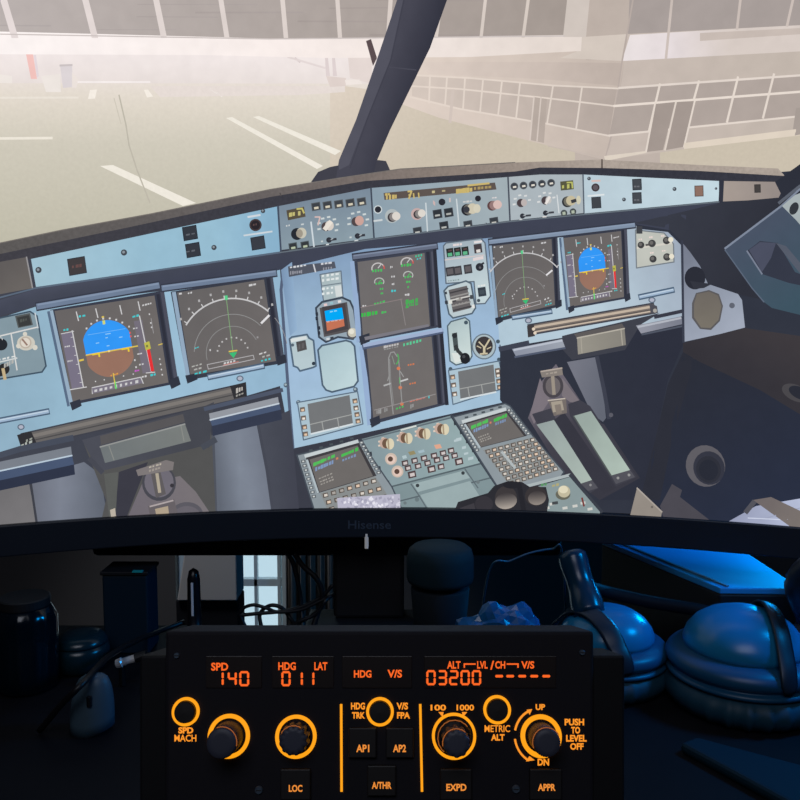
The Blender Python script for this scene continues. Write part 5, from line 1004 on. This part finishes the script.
# ---- things at the left
def rnd_box(name, cx, cy, w_, d_, z0, z1, mat, parent, r=.003): return bevel(MB().box(cx - w_ / 2, cx + w_ / 2, cy - d_ / 2, cy + d_ / 2, z0, z1).build(name, mat, parent), r, 3)
M_NAVY = pmat('dark blue plastic', (0.006, 0.020, 0.036), 0.6, spec=.2); M_TEAL = pmat('dark teal glaze', (0.004, 0.026, 0.038), 0.25); M_CABLE = pmat('black cable', (0.006, 0.006, 0.008), 0.45); M_SILV = pmat('bright metal', (.9, .92, .95), .3, .3); M_PALE = pmat('pale grey plastic', (0.055, 0.10, 0.14), 0.5)
g = desk(126, 655); hgt = at_y(126, 576, g.y).z
nb = empty('upright_box', Vector((g.x, g.y + .02, DESK)), 'dark navy upright box standing under the left part of the monitor', 'box')
rnd_box('body', g.x, g.y + .02, .046, .036, DESK, hgt, M_NAVY, nb, .002); rnd_box('lid', g.x, g.y + .02, .049, .039, hgt, hgt + .004, M_BACK, nb, .001); MB().box(g.x + .009, g.x + .019, g.y - .001, g.y + .004, hgt + .0038, hgt + .0050).build('tab', pmat('teal tab', (.02, .5, .5), .4), nb)
g = desk(14, 700)
jr = empty('glass_jar', Vector((g.x, g.y + .028, DESK)), 'tall dark ribbed glass jar at the far left edge, reflecting blue streaks', 'jar')
top = at_y(14, 596, g.y + .028).z
jc = Vector((g.x, g.y + .028, DESK)); hh = top - DESK
v, f = lathe_v(jc, [(.022, 0), (.027, .003), (.0275, .02), (.0275, hh - .02), (.023, hh - .010), (.020, hh - .008)], 60, wob=lambda a, i: 1 + .02 * cos(a * 14) if i in (2, 3) else 1)
mesh('body', v, f, pmat('dark blue glass', (.001, .006, .012), .15), jr, True)
v, f = lathe_v(jc, [(.0205, hh - .010), (.0225, hh - .008), (.0225, hh - .001), (.021, hh), (.001, hh)], 40); mesh('lid', v, f, M_BACK, jr)
g = desk(71, 680); c_ = Vector((g.x, g.y + .026, DESK)); hh = at_y(71, 632, c_.y).z - DESK
pt = empty('lidded_pot', c_, 'squat teal pot with rounded shoulders and small glints, right of the dark glass jar', 'pot')
v, f = lathe_v(c_, [(.018, 0), (.024, .004), (.027, hh * .35), (.0268, hh * .55), (.0245, hh * .74)], 48); mesh('body', v, f, M_TEAL, pt, True)
v, f = lathe_v(c_, [(.0250, hh * .72), (.0252, hh * .78), (.0215, hh * .92), (.015, hh * .985), (.004, hh), (.0003, hh)], 48); mesh('lid', v, f, M_TEAL, pt, True)
# propped computer mouse
g = desk(84, 742); c_ = Vector((g.x, g.y + .018, DESK)); ht = at_y(86, 674, c_.y).z - DESK
ms = empty('computer_mouse', c_, 'pale grey rounded computer mouse propped on end, crossed by a black cable', 'mouse')
v = []; f = []; NR, NS = 9, 20
for j in range(NR):
    t_ = j / (NR - 1); z_ = DESK + ht * sin(t_ * pi / 2)
    w_ = .0185 * (cos(t_ * pi / 2) ** .55 if t_ < 1 else .02) * (1 - .06 * (1 - t_)); dd = .012 * (cos(t_ * pi / 2) ** .6 if t_ < 1 else .02) + .001
    for i in range(NS):
        a = 2 * pi * i / NS; lift = .010 * max(0, cos(a)) * (1 - t_)
        v.append((c_.x + w_ * cos(a) * 1.05 + .003 * t_, c_.y + dd * sin(a), z_ + lift * .6))
for j in range(NR - 1):
    for i in range(NS): f.append((j * NS + i, j * NS + (i + 1) % NS, (j + 1) * NS + (i + 1) % NS, (j + 1) * NS + i))
f += [tuple(range(NS))[::-1], tuple((NR - 1) * NS + i for i in range(NS))]
body = mesh('shell', v, f, M_PALE, ms, True)
MB().tube([Vector((c_.x + .003, c_.y - .0122, DESK + ht * .72)), Vector((c_.x + .003, c_.y - .0118, DESK + ht * .55))], .0022, 10).build('scroll_wheel', M_CABLE, ms)
# cables
def cable(name, pts, r, label, group=None, mat=None, cat='cable'):
    v, f = tube_v(smooth_path(pts, 9), r, 10); o = mesh(name, v, f, mat or M_CABLE, None, True, origin_at=Vector(pts[0])); return tag(o, label, cat, group)
cb = cable('black_cable', [desk(40, 730, .0030), at_y(62, 704, c_.y - .022), at_y(84, 682, c_.y - .020), at_y(108, 657, .70), at_y(136, 641, .78), at_y(160, 631, .84), at_y(184, 622, .868)], .0027, 'black cable running from the small black rod down in front of the pale mouse', 'loose cables on the left')
# metal connector
g = at_y(126, 661, .74)
cn = empty('metal_connector', Vector((g.x, g.y, DESK)), 'small shiny metal connector with a black plug behind the left end of the control panel', 'connector')
ax = Vector((.9, .1, .26)).normalized()
MB().tube([g - ax * .009, g - ax * .004, g - ax * .003, g + ax * .009], [.004, .0048, .0036, .0036], 14).build('barrel', M_SILV, cn); MB().tube([g + ax * .009, g + ax * .020], .0046, 12).build('plug', M_CABLE, cn)
MB().tube(smooth_path([g + ax * .020, g + ax * .03 + Vector((0, .004, -.010)), Vector((g.x + .03, g.y + .01, DESK + .004)), Vector((g.x + .05, g.y + .03, DESK + .003))], 6), .0022, 8).build('lead', M_CABLE, cn)
MB().tube([Vector((g.x - .004, g.y, g.z - .004)), Vector((g.x - .004, g.y, DESK + .001))], .003, 8).build('support', M_CABLE, cn)
# rod
g = at_y(195, 640, .868); tp = at_y(195.5, 568, .868)
rdn = empty('antenna_rod', Vector((g.x, .868, DESK)), 'slim black upright rod with a bright vertical highlight, in front of the grey box', 'rod')
MB().lathe(Vector((g.x, .868, DESK)), [(.012, 0), (.012, .003), (.0078, .006), (.0072, .03), (.0068, tp.z - DESK - .012), (.005, tp.z - DESK - .003), (.0005, tp.z - DESK)], 24).build('rod', pmat('glossy black rod', (.006, .007, .010), .3), rdn, smooth=True)
z0, z1 = at_y(195, 616, .86).z, at_y(195, 583, .86).z
MB().box(g.x - .0012, g.x + .0012, .868 - .0078, .868 - .0068, z0, z1).build('painted_highlight', pmat('painted rod highlight', (.92, .93, .97), .35), rdn, label='bright strip painted as a vertical highlight')  # pale strip standing in for a reflection on the rod
# cables tangled in front of the window
Yc = .885
def ck(*pp, Y=Yc): return [at_y(x, y, Y) for x, y in pp]
cable('black_cable', [desk(246, 628, .002)] + ck((240, 612), (252, 605), (266, 608), (278, 612)) + ck((300, 610), (318, 602), (331, 596), Y=.883), .0020, 'black cable looping low across the bright window, topmost of the loops', 'cables tangled in front of the window')
cable('black_cable', ck((238, 615.5), (258, 613.5), (285, 611), (306, 605), (322, 596), (333, 585)), .0021, 'straight black cable crossing the bright window from the grey box to the monitor foot', 'cables tangled in front of the window')
cable('black_cable', [desk(262, 630, .002)] + ck((260, 614), (270, 605.5), (282, 608), (290, 618), Y=.889) + [desk(300, 632, .002)], .0022, 'small arched black cable loop at the bottom right of the bright window', 'cables tangled in front of the window')
cable('black_cable', [at_y(287, 553, .888)] + ck((293, 563), (298, 583), (301, 604), Y=.888) + [desk(303, 630, .002)], .0026, 'black cable hanging straight down just right of the bright window', 'cables tangled in front of the window')
cable('black_cable', [at_y(294, 553, .884)] + ck((303, 566), (316, 578), (322, 592), (320, 606), Y=.884) + [desk(312, 630, .002)], .0030, 'thick black cable slanting from the monitor down towards its stand', 'cables tangled in front of the window')
cable('black_cable', [desk(286, 629, .002)] + ck((300, 621), (312, 616), (320, 609), (326, 600), Y=.878) + [at_y(334, 594, .895)], .0022, 'thin black cable curving up along the desk edge beside the monitor stand', 'cables tangled in front of the window')

# grey box behind the desk
gx0, gx1 = at_y(177, 601, 1.3).x, at_y(237, 601, 1.3).x; gz = at_y(200, 545, 1.3).z; gm_ = at_y(200, 601, 1.3).z
gb = empty('grey_cabinet', Vector(((gx0 + gx1) / 2, 1.33, 0)), 'narrow grey-fronted cabinet with a black base behind the desk, left of the bright window', 'cabinet')
M_CABF = pmat('grey cabinet front', (.72, .66, .62), .6)
bevel(MB().box(gx0 - .004, gx1 + .001, 1.306, 1.36, 0, gm_).build('base', pmat('black cabinet side', (.012, .012, .016), .5), gb), .003)
t_ = .009
v = [(gx0, 1.30, gm_), (gx1, 1.30, gm_), (gx1, 1.36, gm_), (gx0, 1.36, gm_), (gx0 + .016, 1.30, gz), (gx1, 1.30, gz), (gx1, 1.36, gz), (gx0 + .016, 1.36, gz)]
bevel(mesh('front', v, [(0, 3, 2, 1), (4, 5, 6, 7), (0, 1, 5, 4), (1, 2, 6, 5), (2, 3, 7, 6), (3, 0, 4, 7)], M_CABF, gb), .002)

# ---- middle: lidded cup, crumpled bag, thin cable
g = at_y(440, 628, .775); c_ = Vector((g.x, .778, DESK)); tz = at_y(440, 545, .778).z; ch = tz - DESK
M_CUP = pmat('dark slate cup', (.007, .012, .018), .7, spec=.2)
tc_ = empty('lidded_cup', c_, 'dim dark cup with an overhanging rounded lid behind the middle of the control panel', 'cup')
v, f = lathe_v(c_, [(.020, 0), (.022, .002), (.0285, ch * .66), (.0275, ch * .67)], 40); mesh('body', v, f, M_CUP, tc_, True)
v, f = lathe_v(c_, [(.026, ch * .70), (.0315, ch * .72), (.0325, ch * .75), (.0325, ch * .90), (.0305, ch * .965), (.026, ch * .995), (.0005, ch)], 40); mesh('lid', v, f, pmat('dark teal lid', (.009, .026, .036), .7, spec=.2), tc_, True)
bm = bmesh.new(); bmesh.ops.create_icosphere(bm, subdivisions=4, radius=1)
g0, g1 = at_y(455, 640, .70), at_y(542, 640, .70); zt_ = at_y(490, 600, .70).z
cx_ = (g0.x + g1.x) / 2; v = []; 
for q in bm.verts:
    n_ = noise.noise(q.co * 1.7) * .45 + noise.noise(q.co * 4.1) * .28; r_ = 1 + n_ * .55
    z_ = max(-.98, q.co.z * r_ * .8 - .1)
    v.append(Vector((cx_ + q.co.x * r_ * .044, .70 + q.co.y * r_ * .024, DESK + (z_ + .98) / 1.75 * (zt_ - DESK))))
f = [tuple(q.index for q in fc.verts) for fc in bm.faces]; bm.free()
mb_ = pmat('crumpled blue foil', (.008, .11, .30), .25, var=.9, bscale=35)
tag(mesh('crumpled_bag', v, f, mb_, None, False, origin_at=Vector((cx_, .70, DESK))), 'crumpled shiny blue bag behind the control panel, between the dim cup and the headphones', 'bag')
cable('thin_cable', [desk(478, 640, .0012)] + [at_y(490, 569, .79), at_y(510, 561, .79), at_y(530, 553, .79), at_y(552, 549, .795), at_y(562, 552, .80)] + [desk(566, 628, .0012)], .0010, 'thin dark blue cable arching under the monitor between the cup and the headphones', None, pmat('blue cable', (.02, .09, .16), .4))

# ---- dark slab with a rounded edge at the lower right
e0, e1 = desk(700, 757, .006), desk(790, 806, .006)
dd = (e1 - e0).normalized(); nn = Vector((dd.y, -dd.x, 0)); nn = -nn if nn.y < 0 else nn
L0, L1 = e0 - dd * .02, e1 + dd * .04
sl = [L0, L1, L1 + nn * .085, L0 + nn * .02]
sb = tag(mesh('desk_pad', [Vector((q.x, q.y, DESK)) for q in sl] + [Vector((q.x, q.y, DESK + .009)) for q in sl], [(3, 2, 1, 0), (4, 5, 6, 7)] + [(i, (i + 1) % 4, 4 + (i + 1) % 4, 4 + i) for i in range(4)], pmat('dark pad', (.002, .020, .034), .6, spec=.2), origin_at=Vector(((L0.x + L1.x) / 2, (L0.y + L1.y) / 2, DESK))), 'dark pad with a rounded edge lying on the desk in front of the headphones', 'pad')
bevel(sb, .004, 3)
# ---- cloth added right of the window in place of brighter, lit wall
v = []; f = []; n = 60; cx0, cx1 = wx1 + .002, at_y(352, 590, 1.95).x
for i in range(n + 1):
    x_ = cx0 + (cx1 - cx0) * i / n; y_ = 1.955 + .012 * sin(i * .75) + .004 * sin(i * 2.1)
    for z_ in (.03, 2.2): v += [(x_, y_, z_), (x_, y_ + .003, z_)]
for i in range(n):
    a = 4 * i; f += [(a, a + 2, a + 6, a + 4), (a + 1, a + 5, a + 7, a + 3), (a, a + 4, a + 5, a + 1), (a + 2, a + 3, a + 7, a + 6)]
f += [(0, 1, 3, 2), (4 * n, 4 * n + 2, 4 * n + 3, 4 * n + 1)]
tag(mesh('added_curtain', v, f, pmat('grey curtain cloth', (.52, .44, .37), .9, bump=.2, bscale=300), None, True, origin_at=Vector((cx0, 1.955, 0))), 'grey cloth added as lit wall beside the bright window, behind the tangled cables', 'added_curtain')
# ================================================================== light
def area(name, loc, target, size, power, col, size_y=None):
    l = bpy.data.lights.new(name, 'AREA'); l.energy = power; l.color = col; l.size = size
    if size_y: l.shape = 'RECTANGLE'; l.size_y = size_y
    o = link(bpy.data.objects.new(name, l)); o.location = loc
    o.rotation_euler = (Vector(target) - Vector(loc)).to_track_quat('-Z', 'Y').to_euler(); return o
BLUE = (0.0, .36, 1.0)
def spot(name, loc, target, power, col, ang, size=.05):
    l = bpy.data.lights.new(name, 'SPOT'); l.energy = power; l.color = col; l.spot_size = rad(ang); l.spot_blend = .5; l.shadow_soft_size = size
    o = link(bpy.data.objects.new(name, l)); o.location = loc
    o.rotation_euler = (Vector(target) - Vector(loc)).to_track_quat('-Z', 'Y').to_euler(); return o
area('blue_lamp', (.58, .66, 1.20), (.24, .74, .8), .10, 1.9, BLUE)
spot('blue_back_lamp', (.60, 1.18, .98), (.37, .84, .83), 6.5, BLUE, 56)
area('added_room_fill', (-.2, -.7, 2.3), (-.3, 1.6, .7), 1.0, 8.0, (.84, .88, 1.0))  # unseen fill light, added to lift the blacks and the room tone
spot('added_back_fill', (-.62, .98, 1.9), (-.42, 1.6, .45), 27.0, (.86, .92, 1.0), 42, .1)  # unseen spot added to brighten the cabinet, standing in for window daylight
